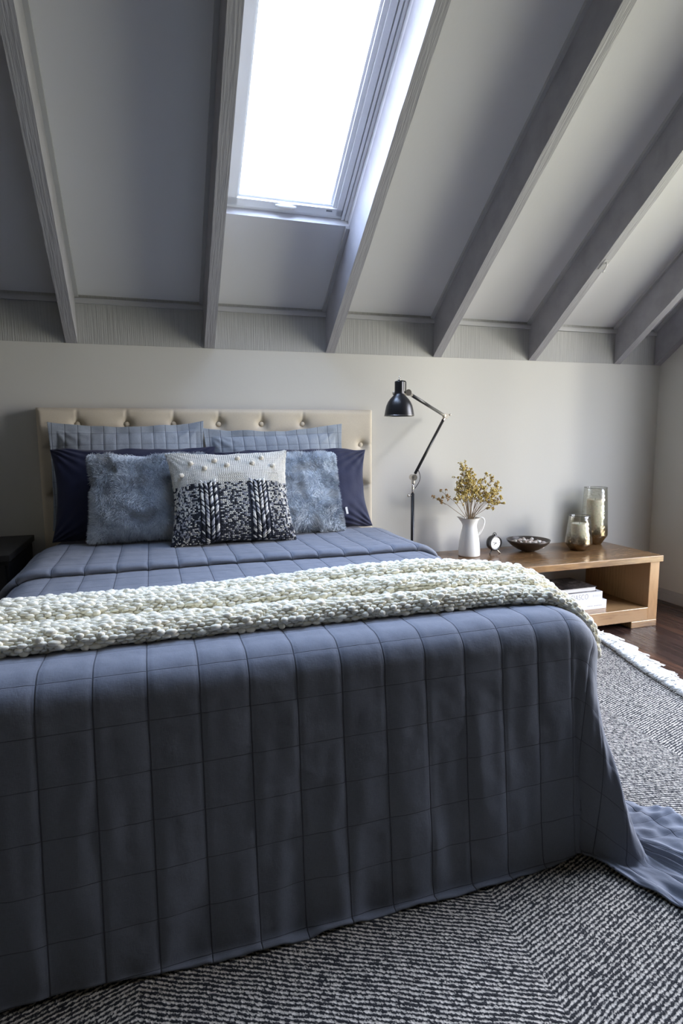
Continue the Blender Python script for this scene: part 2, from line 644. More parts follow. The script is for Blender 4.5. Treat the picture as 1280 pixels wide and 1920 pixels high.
# beams
beam_labels = {
    -5: 'ceiling beam nearest the left wall', -4: 'ceiling beam far left, next but one to the left wall',
    -3: 'ceiling beam far to the left, outside the bed', -2: 'ceiling beam second from the left wall', -1: 'ceiling beam left of the headboard',
    0: 'grey painted ceiling beam nearest the left edge, above the headboard',
    1: 'grey painted ceiling beam along the left side of the skylight',
    2: 'grey painted ceiling beam along the right side of the skylight, its flank brightly lit',
    3: 'grey painted ceiling beam first to the right of the skylight, ending above the lamp and flowers',
    4: 'grey painted ceiling beam carrying the small clear hook',
    5: 'grey painted ceiling beam second from the right wall',
    6: 'grey painted ceiling beam tight against the right wall'}
BEAM_N = -(Z2 - Z1) * CA
for k in range(-5, 7):
    x0 = BEAM_X0 + k * BEAM_DX
    x1 = x0 + BEAM_W
    if k == 6:
        x0, x1 = 2.962, XR - 0.001
    mb = MB()
    e = D - 0.004
    pts = []
    sT = S_RIDGE
    # side outline: plumb cut at the wall, follows the slope
    prof = [(e, Z1), (e, Z2 + 0.003)]
    tp = rp(0, sT, 0.003)
    bt = rp(0, sT, BEAM_N)
    prof += [(tp.y, tp.z), (bt.y, bt.z)]
    nseg = 60
    vs, fs = [], []
    lo = [(e + (bt.y - e) * i / nseg, Z1 + (bt.z - Z1) * i / nseg) for i in range(nseg + 1)]
    hi = [(e + (tp.y - e) * i / nseg, Z2 + 0.003 + (tp.z - Z2 - 0.003) * i / nseg) for i in range(nseg + 1)]
    for i in range(nseg + 1):
        w1 = 0.0016 * noise.noise(Vector((k * 3.1, i * 0.9, 0)))
        w2 = 0.0016 * noise.noise(Vector((k * 3.1, i * 0.9, 7)))
        bz = 0.0012 * noise.noise(Vector((k * 3.1, i * 1.3, 3)))
        vs += [(x0 + w1, lo[i][0], lo[i][1] + bz), (x1 + w2, lo[i][0], lo[i][1] + bz), (x0, hi[i][0], hi[i][1]), (x1, hi[i][0], hi[i][1])]
        if i:
            a = (i - 1) * 4
            b = i * 4
            fs += [(a, b, b + 1, a + 1), (a + 2, a + 3, b + 3, b + 2), (a, a + 2, b + 2, b), (a + 1, b + 1, b + 3, a + 3)]
    fs += [(0, 1, 3, 2), (nseg * 4, nseg * 4 + 2, nseg * 4 + 3, nseg * 4 + 1)]
    o = link('ceiling_beam', vs, fs, M_BEAM)
    tag(o, beam_labels[k], 'beam', 'ceiling beams', 'structure')
    # quad mouldings around the bay to the right of this beam
    if k < 6:
        bx0, bx1 = x1, (BEAM_X0 + (k + 1) * BEAM_DX if k < 5 else 2.962)
        mq = MB()
        s1 = S_RIDGE
        cut = k == 1
        q = 0.016
        for xa, xb in ((bx0, bx0 + q), (bx1 - q, bx1)):
            roof_box(mq, xa, xb, 0.0, SKY_S0 if cut else s1, -q, 0.001)
        # a horizontal strip on the frieze with a shadow gap above
        yy = D - 0.002
        mq.box((bx0, yy - 0.014, Z2 - 0.036), (bx1, yy, Z2 - 0.014))
        tr = mq.build('trim_%d' % (k + 8), M_TRIM)
        structure(tr, 'thin painted moulding strip around the ceiling bay', 'trim')

# skirting boards
for nm, a, b in (('baseboard_right', (XR - 0.018, DOOR_Y1 + 0.05, 0), (XR, D - 0.02, 0.07)),
                 ('baseboard_back', (XL, D - 0.018, 0), (XR, D, 0.07)),
                 ('baseboard_left', (XL, YF, 0), (XL + 0.018, D - 0.02, 0.07))):
    mb = MB()
    mb.box(a, (b[0], b[1], 0.05))
    if 'back' in nm:
        mb.box((a[0], a[1] + 0.007, 0.05), (b[0], b[1], 0.062))
        mb.box((a[0], a[1] + 0.012, 0.062), b)
    elif 'right' in nm:
        mb.box((a[0] + 0.007, a[1], 0.05), (b[0], b[1], 0.062))
        mb.box((a[0] + 0.012, a[1], 0.062), b)
    else:
        mb.box((a[0], a[1], 0.05), (b[0] - 0.007, b[1], 0.062))
    structure(mb.build(nm, M_TRIM), 'stepped painted skirting board along the %s wall' % nm.split('_')[1], 'baseboard')

# skylight
sk = empty('window_1', rp((SKY_X0 + SKY_X1) / 2, SKY_S0, 0.04))
structure(sk, 'white framed roof window between two ceiling beams, glass blown out by daylight', 'window')
skl = Matrix.Translation(-sk.location)


def roof_part(name, boxes, material, parent, bev=False):
    mb = MB()
    for b in boxes:
        roof_box(mb, *b)
    mb.v = [tuple(Vector(v) - sk.location) for v in mb.v]
    o = mb.build(name, material, sk)
    return o


a0, a1 = SKY_X0 + 0.001, SKY_X1 - 0.001
sa, sb = SKY_S0 + 0.001, SKY_S1 - 0.001
roof_part('frame', [(a0, a0 + 0.022, sa, sb, 0.040, 0.20), (a1 - 0.012, a1, sa, sb, 0.034, 0.20), (a1 - 0.017, a1 - 0.012, sa, sb, 0.060, 0.20),
                    (a1 - 0.029, a1 - 0.017, sa, sb, 0.036, 0.20), (a0, a1, sa, sa + 0.010, 0.044, 0.20),
                    (a0, a1, sb - 0.03, sb, 0.040, 0.20)], M_WINFRAME, sk)
roof_part('seal', [(a1 - 0.033, a1 - 0.029, sa + 0.010, sb - 0.03, 0.058, 0.19), (a0 + 0.022, a1 - 0.029, sa + 0.010, sa + 0.013, 0.060, 0.19),
                   (a0 + 0.022, a0 + 0.026, sa + 0.010, sb - 0.03, 0.058, 0.19)], M_SEAL, sk)
b0, b1 = a0 + 0.026, a1 - 0.033
sd, se = sa + 0.013, sb - 0.034
g0, g1, gs = 0.385, 0.772, sd + 0.040
roof_part('sash', [(b0, g0 - 0.010, sd, se, 0.040, 0.15), (g1 + 0.028, b1, sd, se, 0.040, 0.15),
                   (g1 + 0.010, g1 + 0.028, sd, se, 0.050, 0.15),
                   (b0, b1, sd, gs - 0.008, 0.040, 0.15), (b0, b1, se - 0.05, se, 0.040, 0.15),
                   (g0 - 0.010, g0, gs - 0.01, se - 0.05, 0.056, 0.15), (g1, g1 + 0.010, gs - 0.01, se - 0.05, 0.062, 0.15),
                   (g0 - 0.010, g1 + 0.010, gs - 0.008, gs, 0.056, 0.15)], M_WINFRAME, sk)
roof_part('glass', [(g0, g1, gs, se - 0.05, 0.080, 0.084)], M_GLASS, sk)
roof_part('rating_plate', [(g1 - 0.018, g1 + 0.008, sd + 0.018, sd + 0.024, 0.0385, 0.040)], mat('plate_grey', (0.25, 0.27, 0.3), 0.4, 0.6), sk)
mh = MB()
xm = (b0 + b1) / 2 + 0.0
pts = [rp(xm - 0.045 + 0.09 * i / 10, sd + 0.020 + 0.004 * math.sin(PI * i / 10), 0.039 - 0.012 * math.sin(PI * i / 10)) - sk.location for i in range(11)]
mh.tube(pts, [0.004 + 0.006 * math.sin(PI * min(1, max(0.1, i / 10))) for i in range(11)], 10)
mh.build('handle', M_CERAMIC, sk, smooth=True)

# ------------------------------------------------------------------ rug
M_RUG = mat('black_and_cream_weave', (0.5, 0.49, 0.46), 0.95)
t = NT(M_RUG)
tc = t.n('ShaderNodeTexCoord')
mp = t.n('ShaderNodeMapping')
mp.inputs['Rotation'].default_value = (0, 0, math.radians(4))
t.l(tc.outputs['UV'], mp.inputs[0])
dist = t.n('ShaderNodeTexNoise')
dist.inputs['Scale'].default_value = 9
t.l(mp.outputs[0], dist.inputs['Vector'])
sep = t.n('ShaderNodeSeparateXYZ')
t.l(mp.outputs[0], sep.inputs[0])
X, Y = sep.outputs[0], sep.outputs[1]
# triangle wave, valley at x=0.60, half period 0.43
lft = t.math('LESS_THAN', X, 0.60)                      # the panel left of the first fold line is wider
wid = t.math('SUBTRACT', 1.0, t.math('MULTIPLY', lft, 0.42))
ph = t.math('PINGPONG', t.math('ADD', t.math('MULTIPLY', t.math('SUBTRACT', X, 0.60), wid), 8.6), 0.43)
ph = t.math('DIVIDE', ph, wid)
S = t.math('SUBTRACT', Y, t.math('MULTIPLY', ph, 0.39))
S = t.math('ADD', S, t.math('MULTIPLY', t.math('SUBTRACT', dist.outputs['Fac'], 0.5), 0.012))
Sp = t.math('MULTIPLY', S, 1 / 0.0098)
row = t.math('FLOOR', Sp)
fr = t.math('FRACT', Sp)
wnr = t.n('ShaderNodeTexWhiteNoise')
wnr.noise_dimensions = '1D'
t.l(row, wnr.inputs['W'])
A = t.math('ADD', t.math('MULTIPLY', X, 1 / 0.0082), t.math('MULTIPLY', wnr.outputs[0], 5))
cm = t.n('ShaderNodeCombineXYZ')
t.l(A, cm.inputs[0])
t.l(Sp, cm.inputs[1])
vo = t.n('ShaderNodeTexVoronoi')
vo.inputs['Randomness'].default_value = 0.75
vo.inputs['Scale'].default_value = 1.0
t.l(cm.outputs[0], vo.inputs['Vector'])
cross = t.math('ABSOLUTE', t.math('SUBTRACT', fr, 0.5))          # 0 mid row, 0.5 between rows
fine = t.noise(cm.outputs[0], 2.3, 3, 0.65)
nub = t.math('SUBTRACT', 0.62, vo.outputs['Distance'])
val = t.math('ADD', t.math('MULTIPLY', nub, 0.75), t.math('SUBTRACT', 0.32, t.math('MULTIPLY', cross, 1.15)))
val = t.math('ADD', val, t.math('MULTIPLY', t.math('SUBTRACT', fine, 0.5), 1.5))
t.base(t.ramp(val, [(0.03, (0.010, 0.010, 0.012)), (0.08, (0.04, 0.04, 0.044)), (0.18, (0.40, 0.36, 0.30)), (0.7, (0.70, 0.63, 0.535))]))
hgt = t.math('ADD', t.math('MULTIPLY', nub, 1.0), t.math('SUBTRACT', 0.5, cross))
t.bump(t.math('ADD', hgt, t.math('MULTIPLY', fine, 0.8)), 0.8, 0.004)

rug = empty('area_rug', (1.0, 1.0, 0))
tag(rug, 'large black and cream chevron woven rug with white fringe under the bed', 'rug')
RZ = 0.012


def redge(y):
    return 2.10 + (y - 2.33) * 0.245 + 0.006 * math.sin(y * 9)


ny = 60
vs, uvs = [], []
for i in range(ny + 1):
    y = 2.37 - i * (2.37 + 1.2) / ny
    xr = redge(y)
    for (x, z) in ((-1.9, 0.001), (-1.9, RZ), (xr, RZ), (xr + 0.004, 0.001)):
        vs.append((x - 1.0, y - 1.0, z))
        uvs.append((x, y))
fs = []
for i in range(ny):
    a, b = i * 4, i * 4 + 4
    for k in range(3):
        fs.append((a + k, a + k + 1, b + k + 1, b + k))
link('woven_field', vs, fs, M_RUG, rug, uv=uvs)

M_FRINGE = mat('white_wool_fringe', (0.90, 0.89, 0.85), 0.95)
mb = MB()
y = 2.365
while y > 0.85:
    for lay in range(2):
        yy = y + random.uniform(-0.004, 0.004)
        x = redge(yy)
        L = random.uniform(0.075, 0.135)
        dy = random.uniform(-0.8, 0.8)
        z0 = RZ - 0.001 + lay * 0.006
        ph_ = random.uniform(0, 6)
        pts, rr = [], []
        for k in range(6):
            q = k / 5
            pts.append((x - 1.014 + L * q, yy - 1.0 + dy * L * q * q + 0.006 * math.sin(ph_ + q * 7), z0 * (1 - q) + 0.005 + 0.011 * math.sin(PI * q) * random.uniform(0.4, 1.4)))
            rr.append(0.0030 * random.uniform(0.7, 1.3) if k < 5 else 0.0022)
        mb.tube(pts, rr, 5)
    y -= 0.0058
fr_ = mb.build('fringe', M_FRINGE, rug, smooth=True)
fr_['kind'] = 'stuff'

# ------------------------------------------------------------------ bed frame, headboard, mattress
bed = empty('bed', (0.30, 1.98, 0))
tag(bed, 'double bed with button-tufted oatmeal linen headboard against the back wall', 'bed')
BO = Vector(bed.location)
HX0, HX1, HZ1 = -0.474, 1.087, 1.167
mb = MB()
mb.box((-0.455 - BO.x, 1.125 - BO.y, 0.28), (1.035 - BO.x, 2.815 - BO.y, 0.578), 0.085)
o = mb.build('mattress', mat('mattress_ticking', (0.6, 0.6, 0.58), 0.9), bed, smooth=True)
mb = MB()
mb.box((-0.42 - BO.x, 1.20 - BO.y, 0.10), (1.00 - BO.x, 2.815 - BO.y, 0.28), 0.01)
mb.build('bed_base', M_HEAD, bed)
for x, y in ((-0.36, 1.28), (0.94, 1.28), (-0.36, 2.74), (0.94, 2.74)):
    mb = MB()
    mb.box((x - 0.03 - BO.x, y - 0.03 - BO.y, RZ if y < 2.2 else 0.0), (x + 0.03 - BO.x, y + 0.03 - BO.y, 0.10))
    mb.build('leg', M_BLACKW, bed)

# tufted headboard
btn_rows = [(1.095, 0.0), (0.99, 0.1025), (0.885, 0.0), (0.785, 0.1025), (0.685, 0.0)]
XB0 = 0.3065
buttons = []
for zz, sh in btn_rows:
    for k in range(-9, 10):
        x = XB0 + sh + k * 0.205
        if HX0 + (0.14 if sh == 0 else 0.05) < x < HX1 - (0.20 if sh == 0 else 0.05):
            buttons.append((x, zz))
bz = np.array(buttons)
nx, nz = 230, 130
gx = np.linspace(HX0, HX1, nx)
gz = np.linspace(0.25, HZ1, nz)
GX, GZ = np.meshgrid(gx, gz, indexing='ij')
depth = np.full(GX.shape, 0.030)
for bx_, bz_ in buttons:
    dd = np.hypot(GX - bx_, GZ - bz_)
    depth -= 0.022 * np.exp(-(dd / 0.022) ** 2) + 0.008 * np.exp(-(dd / 0.055) ** 2)


def crease(p, q, w=0.006, dep=0.007):
    """pleat between two points"""
    global depth
    p, q = np.array(p), np.array(q)
    dv_ = q - p
    L2 = dv_ @ dv_
    tt = np.clip(((GX - p[0]) * dv_[0] + (GZ - p[1]) * dv_[1]) / L2, 0, 1)
    dd = np.hypot(GX - p[0] - tt * dv_[0], GZ - p[1] - tt * dv_[1])
    depth -= dep * np.exp(-(dd / w) ** 2)


for (x, z) in buttons:
    if abs(z - 1.095) < 1e-6:
        crease((x, z), (x, HZ1 + 0.02), 0.005, 0.005)
    for (x2, z2) in buttons:
        if abs(abs(x2 - x) - 0.1025) < 0.001 and 0.05 < z2 - z < 0.12:
            crease((x, z), (x2, z2), 0.007, 0.0014)
rightcol = [(x, z) for x, z in buttons if x > 1.0]
leftcol = [(x, z) for x, z in buttons if x < -0.40]
for x, z in rightcol:
    crease((x, z), (HX1 + 0.02, z), 0.005, 0.006)
for x, z in leftcol:
    crease((x, z), (HX0 - 0.02, z), 0.005, 0.006)
ed = np.minimum(np.minimum(GX - HX0, HX1 - GX), HZ1 - GZ)
edge = np.sqrt(np.clip(1 - (1 - np.clip(ed / 0.022, 0, 1)) ** 2, 0, 1))
depth = depth * edge
YB = 2.858
V = np.stack([GX - BO.x, YB - depth - BO.y, GZ], -1).reshape(-1, 3)
F = grid_faces(nx, nz)
hbv = [V]
fl = F[:, ::1]
hb = link('headboard', V, fl, M_HEAD, bed, smooth=True, uv=np.stack([GX, GZ], -1).reshape(-1, 2))
mb = MB()
mb.box((HX0 - BO.x, YB - 0.001 - BO.y, 0.02), (HX1 - BO.x, D - 0.003 - BO.y, HZ1), 0.004)
mb.build('headboard_back', M_HEAD, bed)
for (x, z) in buttons:
    if z < 0.7:
        continue
    mb = MB()
    mb.ball((x - BO.x, YB - 0.006 - BO.y, z), 0.0125, 16, 8, (1, 0.65, 1))
    mb.build('button', M_HEAD, bed, smooth=True)

# ------------------------------------------------------------------ cloth draped over the bed
UL, UR, VF, TOP = -0.35, 0.93, 1.18, 0.60
R_FRONT, R_SIDE = 0.07, 0.12


def sstep(a, b, x):
    q = np.clip((x - a) / (b - a), 0, 1)
    return q * q * (3 - 2 * q)


def bedpt(U, V_, off):
    """cloth coordinates (metres along the cloth) -> position on the draped bed, off = distance above it"""
    U, V_, off = np.broadcast_arrays(np.asarray(U, float), np.asarray(V_, float), np.asarray(off, float))
    dr = np.maximum(0, U - UR)
    dl = np.maximum(0, UL - U)
    dx = dr + dl
    sx = np.where(dr > 0, 1.0, -1.0)
    dv_ = np.maximum(0, VF - V_)
    e = np.hypot(dx, dv_)
    es = np.maximum(e, 1e-9)
    cx, cy = dx / es * sx, -dv_ / es
    R0 = R_FRONT * cy ** 2 + R_SIDE * cx ** 2
    R0 = np.where(e > 1e-8, R0, R_FRONT)
    R = R0 + off
    phi = np.minimum(e / R0, PI / 2)
    hor = R * np.sin(phi)
    z = (TOP - R0) + R * np.cos(phi)
    rem = np.maximum(0, e - R0 * PI / 2)
    side = np.abs(dx / es)
    slope = 0.10 * (1 - side) + 0.05 * side
    Lv = TOP - R0 - 0.035
    remv = np.minimum(rem, Lv)
    q = remv / Lv
    ang = np.degrees(np.arctan2(dv_, dx))
    right = (dr > 0) & (dv_ > 0)
    left = (dl > 0) & (dv_ > 0)
    lobe = (0.115 * q ** 1.6) * np.exp(-((ang - 52) / 17) ** 2) - 0.022 * q * np.exp(-((ang - 76) / 7) ** 2) \
        - 0.02 * q * np.exp(-((ang - 22) / 8) ** 2)
    hor = hor + remv * slope + np.where(right | left, lobe, 0)
    z = z - remv
    # blend from hanging to lying on the floor over a small radius
    remf = np.maximum(0, rem - Lv)
    rf = 0.030
    pf = np.minimum(remf / rf, PI / 2)
    hor = hor + rf * (1 - np.cos(pf)) + np.maximum(0, remf - rf * PI / 2)
    z = z - rf * np.sin(pf)
    z = np.maximum(z, RZ + 0.006 + np.minimum(off, 0.01) * 0)
    # the trailing corner has been pulled towards the camera
    pull = 0.11 * sstep(0.0, 0.14, remf) * np.where(right, np.exp(-((ang - 42) / 30) ** 2), 0)
    bx_ = np.where(dr > 0, UR, np.where(dl > 0, UL, U))
    by_ = np.where(dv_ > 0, VF, V_)
    return np.stack([bx_ + cx * hor, by_ + cy * hor - pull, z], -1), rem, q, remf


PU, PV = 0.0965, 0.0955
US0, VS0 = -0.223, 1.135

M_QUILTED = M_QUILT
t = NT(M_QUILTED)


def add_stitches(m, pu, pv, su=0.0022, depth_=0.6):
    """stitched grid: a fine groove with its shade painted in along the seams, on top of the weave"""
    t = NT(m)
    sp_ = t.n('ShaderNodeSeparateXYZ')
    t.l(t.uv(), sp_.inputs[0])
    ds = []
    for ax, p_ in ((0, pu), (1, pv)):
        f_ = t.math('PINGPONG', t.math('ADD', sp_.outputs[ax], 100 * p_), p_ / 2)
        ds.append(f_)
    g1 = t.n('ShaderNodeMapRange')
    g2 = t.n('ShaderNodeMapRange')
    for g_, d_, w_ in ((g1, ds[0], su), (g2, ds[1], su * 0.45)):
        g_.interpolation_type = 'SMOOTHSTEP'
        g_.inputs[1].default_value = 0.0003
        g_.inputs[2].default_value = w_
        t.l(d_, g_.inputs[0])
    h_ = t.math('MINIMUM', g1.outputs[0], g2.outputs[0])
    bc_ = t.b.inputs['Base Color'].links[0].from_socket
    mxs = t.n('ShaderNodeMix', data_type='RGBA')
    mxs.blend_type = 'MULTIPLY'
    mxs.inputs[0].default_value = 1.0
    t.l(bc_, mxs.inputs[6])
    t.l(t.ramp(h_, [(0.0, (0.42, 0.42, 0.44)), (0.8, (1, 1, 1))]), mxs.inputs[7])  # groove shade painted into the base colour along the stitch lines
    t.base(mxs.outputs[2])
    prev = t.b.inputs['Normal'].links[0].from_socket
    t.bump(h_, depth_, 0.004, prev)


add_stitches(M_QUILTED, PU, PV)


def wrinkle(U, V_, rem, seed=0.0):
    out = np.zeros(U.shape)
    Uf, Vf_, Rf = U.ravel(), V_.ravel(), rem.ravel()
    of = out.ravel()
    for i in range(len(Uf)):
        u, v, r = Uf[i], Vf_[i], Rf[i]
        n1 = noise.noise(Vector((u * 14, v * 14, seed))) * 0.0016 + noise.noise(Vector((u * 34, v * 34, seed + 5))) * 0.0010
        if r > 0:
            k = min(1.0, r / 0.25)
            n1 += k * (noise.noise(Vector((u * 11, v * 2.2, seed + 9))) * 0.0072 + noise.noise(Vector((u * 26, v * 6, seed + 3))) * 0.0036)
        of[i] = n1
    return of.reshape(U.shape)


def seam_valley(U, V_, w=0.0055, a=0.0019, b=0.0008):
    du = np.abs((U - US0 + PU / 2) % PU - PU / 2)
    dv_ = np.abs((V_ - VS0 + PV / 2) % PV - PV / 2)
    return -a * np.exp(-(du / w) ** 2) - b * np.exp(-(dv_ / w) ** 2)


SUB = 14
stepu, stepv = PU / SUB, PV / SUB
u0 = US0 - math.floor((US0 - (UL - 0.66)) / stepu) * stepu
nu = int((UR + 0.84 - u0) / stepu)
v0 = VS0 - math.floor((VS0 - (VF - 0.70)) / stepv) * stepv
nv = int((2.44 - v0) / stepv)
gu = u0 + stepu * np.arange(nu)
gv = v0 + stepv * np.arange(nv)
GU, GV = np.meshgrid(gu, gv, indexing='ij')
# the right-hand drop is longer towards the foot, where a corner trails over the rug
ext = 0.655 + 0.20 * sstep(1.36, 1.10, GV)
GUm = np.where(GU > UR + 0.5, UR + 0.5 + (GU - UR - 0.5) * (ext - 0.5) / 0.34, GU)
hemw = 0.012 * np.sin(GUm * 4.0) + 0.006 * np.sin(GUm * 11)
cut = VF - 0.655
GVm = np.where(GV < VF - 0.5, VF - 0.5 - (VF - 0.5 - GV) * ((0.130 + hemw) / 0.20), GV)
# longer again at the trailing corner
cornerf = sstep(UR + 0.05, UR + 0.5, GUm)
GVm = np.where(GV < VF - 0.5, GVm * (1 - cornerf) + (VF - 0.5 - (VF - 0.5 - GV) * 1.2) * cornerf, GVm)
_, REM, Q, RF = bedpt(GUm, GVm, 0.0)
W = wrinkle(GUm, GVm, REM) + seam_valley(GUm, GVm)
fl_n = np.array([noise.noise(Vector((a * 13, b * 9, 51))) + 0.6 * noise.noise(Vector((a * 30, b * 24, 57))) if c > 0 else 0.0
                 for a, b, c in zip(GUm.ravel(), GVm.ravel(), RF.ravel())]).reshape(GUm.shape)
W += np.clip(RF / 0.08, 0, 1) * np.maximum(0, 0.010 + 0.014 * fl_n)
P, _, _, _ = bedpt(GUm, GVm, 0.0)
# move along an approximate normal
e1 = np.gradient(P, axis=0)
e2 = np.gradient(P, axis=1)
N = unit(np.cross(e1, e2))
P = P + N * W[..., None]
P[..., 2] = np.maximum(P[..., 2], RZ + 0.004)
quilt = link('bedspread', P.reshape(-1, 3), grid_faces(nu, nv), M_QUILTED, None, smooth=True,
             uv=np.stack([GUm - US0, GVm - VS0], -1).reshape(-1, 2))
tag(quilt, 'blue-grey quilted linen bedspread draped over the bed down to the rug', 'bedspread')
md = quilt.modifiers.new('thickness', 'SOLIDIFY')
md.thickness = 0.005
md.offset = -1

# turned-back top of the bedspread
prof = [(1.990, -0.001), (1.982, 0.004), (1.979, 0.010), (1.981, 0.016), (1.988, 0.021), (1.998, 0.024)]
ys = np.arange(2.005, 2.450, 0.0068)
prof += [(y, 0.024 - 0.003 * math.sin((y - 2.0) / 0.45 * PI)) for y in ys]
prof += [(2.455, 0.023), (2.461, 0.018), (2.464, 0.010), (2.464, 0.0), (2.462, -0.008)]
pv_ = np.array([p[0] for p in prof])
po_ = np.array([p[1] for p in prof])
fu = u0 + stepu * np.arange(int((UR + 0.50 - u0) / stepu))
fu = fu[fu > UL - 0.52]
FU, FV = np.meshgrid(fu, pv_, indexing='ij')
FO = np.broadcast_to(po_, FU.shape).copy()
wv = np.array([0.010 * noise.noise(Vector((u * 2.1, 0, 0))) + 0.004 * noise.noise(Vector((u * 9, 2, 0))) for u in fu])
wh = np.array([0.004 * noise.noise(Vector((u * 6.1, 4, 0))) for u in fu])
fade = np.clip((2.25 - FV) / 0.25, 0, 1)
FV2 = FV + wv[:, None] * fade
Wf = wrinkle(FU, FV2, np.zeros(FU.shape), 31) * 1.2 + seam_valley(FU, FV2 + 0.04) * 1.3
inner = (FO > 0.012)
FO2 = FO + np.where(inner, Wf + wh[:, None] * fade, 0)
# each seam pinches the rolled edge
pin = np.exp(-((np.abs((FU - US0 + PU / 2) % PU - PU / 2)) / 0.007) ** 2)
FO2 -= 0.005 * pin * np.exp(-((FV - 1.985) / 0.02) ** 2)
FP, _, _, _ = bedpt(FU, FV2, FO2)
flap = link('turned_back_edge', FP.reshape(-1, 3), grid_faces(len(fu), len(pv_)), M_QUILTED, quilt, smooth=True,
            uv=np.stack([FU - US0, FV2 - VS0 + 0.04], -1).reshape(-1, 2))

# fitted sheet showing between the turned-back edge and the headboard
su_ = np.linspace(UL - 0.48, UR + 0.48, 150)
sv_ = np.linspace(2.30, 2.822, 50)
SU, SV = np.meshgrid(su_, sv_, indexing='ij')
WS = wrinkle(SU, SV, np.zeros(SU.shape), 77) * 1.2
SP, _, _, _ = bedpt(SU, SV, -0.010 + WS)
sheet = link('fitted_sheet', SP.reshape(-1, 3), grid_faces(150, 50), M_NAVY, None, smooth=True,
             uv=np.stack([SU, SV], -1).reshape(-1, 2))
tag(sheet, 'navy blue fitted sheet showing at the head of the bed beside the pillows', 'sheet')

# ------------------------------------------------------------------ chunky knitted throw
M_WOOL = mat('cream_wool', (0.72, 0.68, 0.56), 0.95)
M_WOOL.node_tree.nodes['Principled BSDF'].inputs['Sheen Weight'].default_value = 0.3
t = NT(M_WOOL)
at = t.n('ShaderNodeAttribute', attribute_name='Col')
t.base(at.outputs['Color'])
t.bump(t.noise(t.coord(), 420, 3, 0.6), 0.5, 0.002)


def throw_profile(x):
    """cross-section of the folded throw (from its front edge to the back) at cloth coordinate x: list of (v, height)"""
    X_ = np.array(x)
    s3 = float(sstep(0.0, 0.65, X_))
    rt = float(sstep(-0.30, 0.80, X_))
    w1 = 0.007 * noise.noise(Vector((x * 1.9, 0, 3))) + 0.003 * noise.noise(Vector((x * 9, 0, 3)))
    w2 = 0.007 * noise.noise(Vector((x * 2.1, 5, 3))) + 0.003 * noise.noise(Vector((x * 8, 4, 3)))
    w3 = 0.007 * noise.noise(Vector((x * 2.5, 9, 3))) + 0.003 * noise.noise(Vector((x * 8, 9, 3)))
    end = float(sstep(0.84, 1.12, X_))
    y0 = 1.262 - 0.012 * rt + w1 - 0.075 * end
    y1 = 1.385 - 0.070 * rt + w2 - 0.060 * end
    y2 = y1 + 0.075 + w3
    y3 = 1.590 - 0.065 * rt - 0.050 * end
    back = 0.16 * float(sstep(1.12, 1.28, X_))
    y0, y1, y2, y3 = y0 + back, y1 + back, y2 + back, y3 + back
    h1 = 0.036 + 0.008 * rt
    h2 = 0.054 + 0.014 * rt
    h3 = h2 + 0.020 * s3
    p = [(y0 + 0.016, 0.002), (y0 + 0.003, 0.008), (y0 - 0.002, 0.020), (y0 + 0.005, h1 - 0.009), (y0 + 0.018, h1 - 0.001), (y0 + 0.5 * (y1 - y0), h1),
         (y1 - 0.012, h1 - 0.006), (y1 + 0.006, h1 - 0.030), (y1 - 0.010, h1 - 0.004), (y1 - 0.008, h2 - 0.010), (y1 + 0.006, h2 - 0.001), (y1 + 0.025, h2)]
    p += [(y2 - 0.012, h2 - 0.003 * s3), (y2 + 0.006, h2 - 0.032 * s3), (y2 - 0.010 * s3, h2 - 0.002 * s3), (y2 - 0.006 * s3, h3 - 0.008 * s3), (y2 + 0.010, h3), (y2 + 0.03, h3)]
    p += [(y3 - 0.05, h3 - 0.010), (y3 - 0.018, h3 - 0.024), (y3 - 0.002, 0.020), (y3 - 0.004, 0.004)]
    p = np.array(p)
    p[:, 1] *= 1 - 0.30 * float(sstep(0.66, 1.02, X_))
    return p


NS = 66
xs = np.arange(UL - 0.42, UR + 0.30, 0.0094)
cols = []
for x in xs:
    p = throw_profile(float(x))
    d_ = np.hypot(*np.diff(p, axis=0).T)
    cum = np.concatenate([[0], np.cumsum(d_)])
    ss = np.linspace(0, cum[-1], NS)
    cols.append(np.stack([np.interp(ss, cum, p[:, 0]), np.interp(ss, cum, p[:, 1])], -1))
C_ = np.array(cols)
TU = np.broadcast_to(xs[:, None], C_.shape[:2])
TP, _, _, _ = bedpt(TU, C_[..., 0], C_[..., 1])
t1 = unit(np.gradient(TP, axis=0))
t2 = unit(np.gradient(TP, axis=1))
TN = unit(np.cross(t1, t2))
throw = empty('knitted_throw', (0.3, 1.5, TOP))
tag(throw, 'chunky cream wool throw folded in bands across the foot of the bed', 'throw blanket')
inv = np.array(throw.location)
base_ = TP - TN * 0.0025 - inv
link('backing', base_.reshape(-1, 3), grid_faces(len(xs), NS), mat('wool_backing', (0.92, 0.88, 0.74), 1.0), throw, smooth=True)
P_, A_, B_, K_, CC_ = [], [], [], [], []
dxs = 0.0115
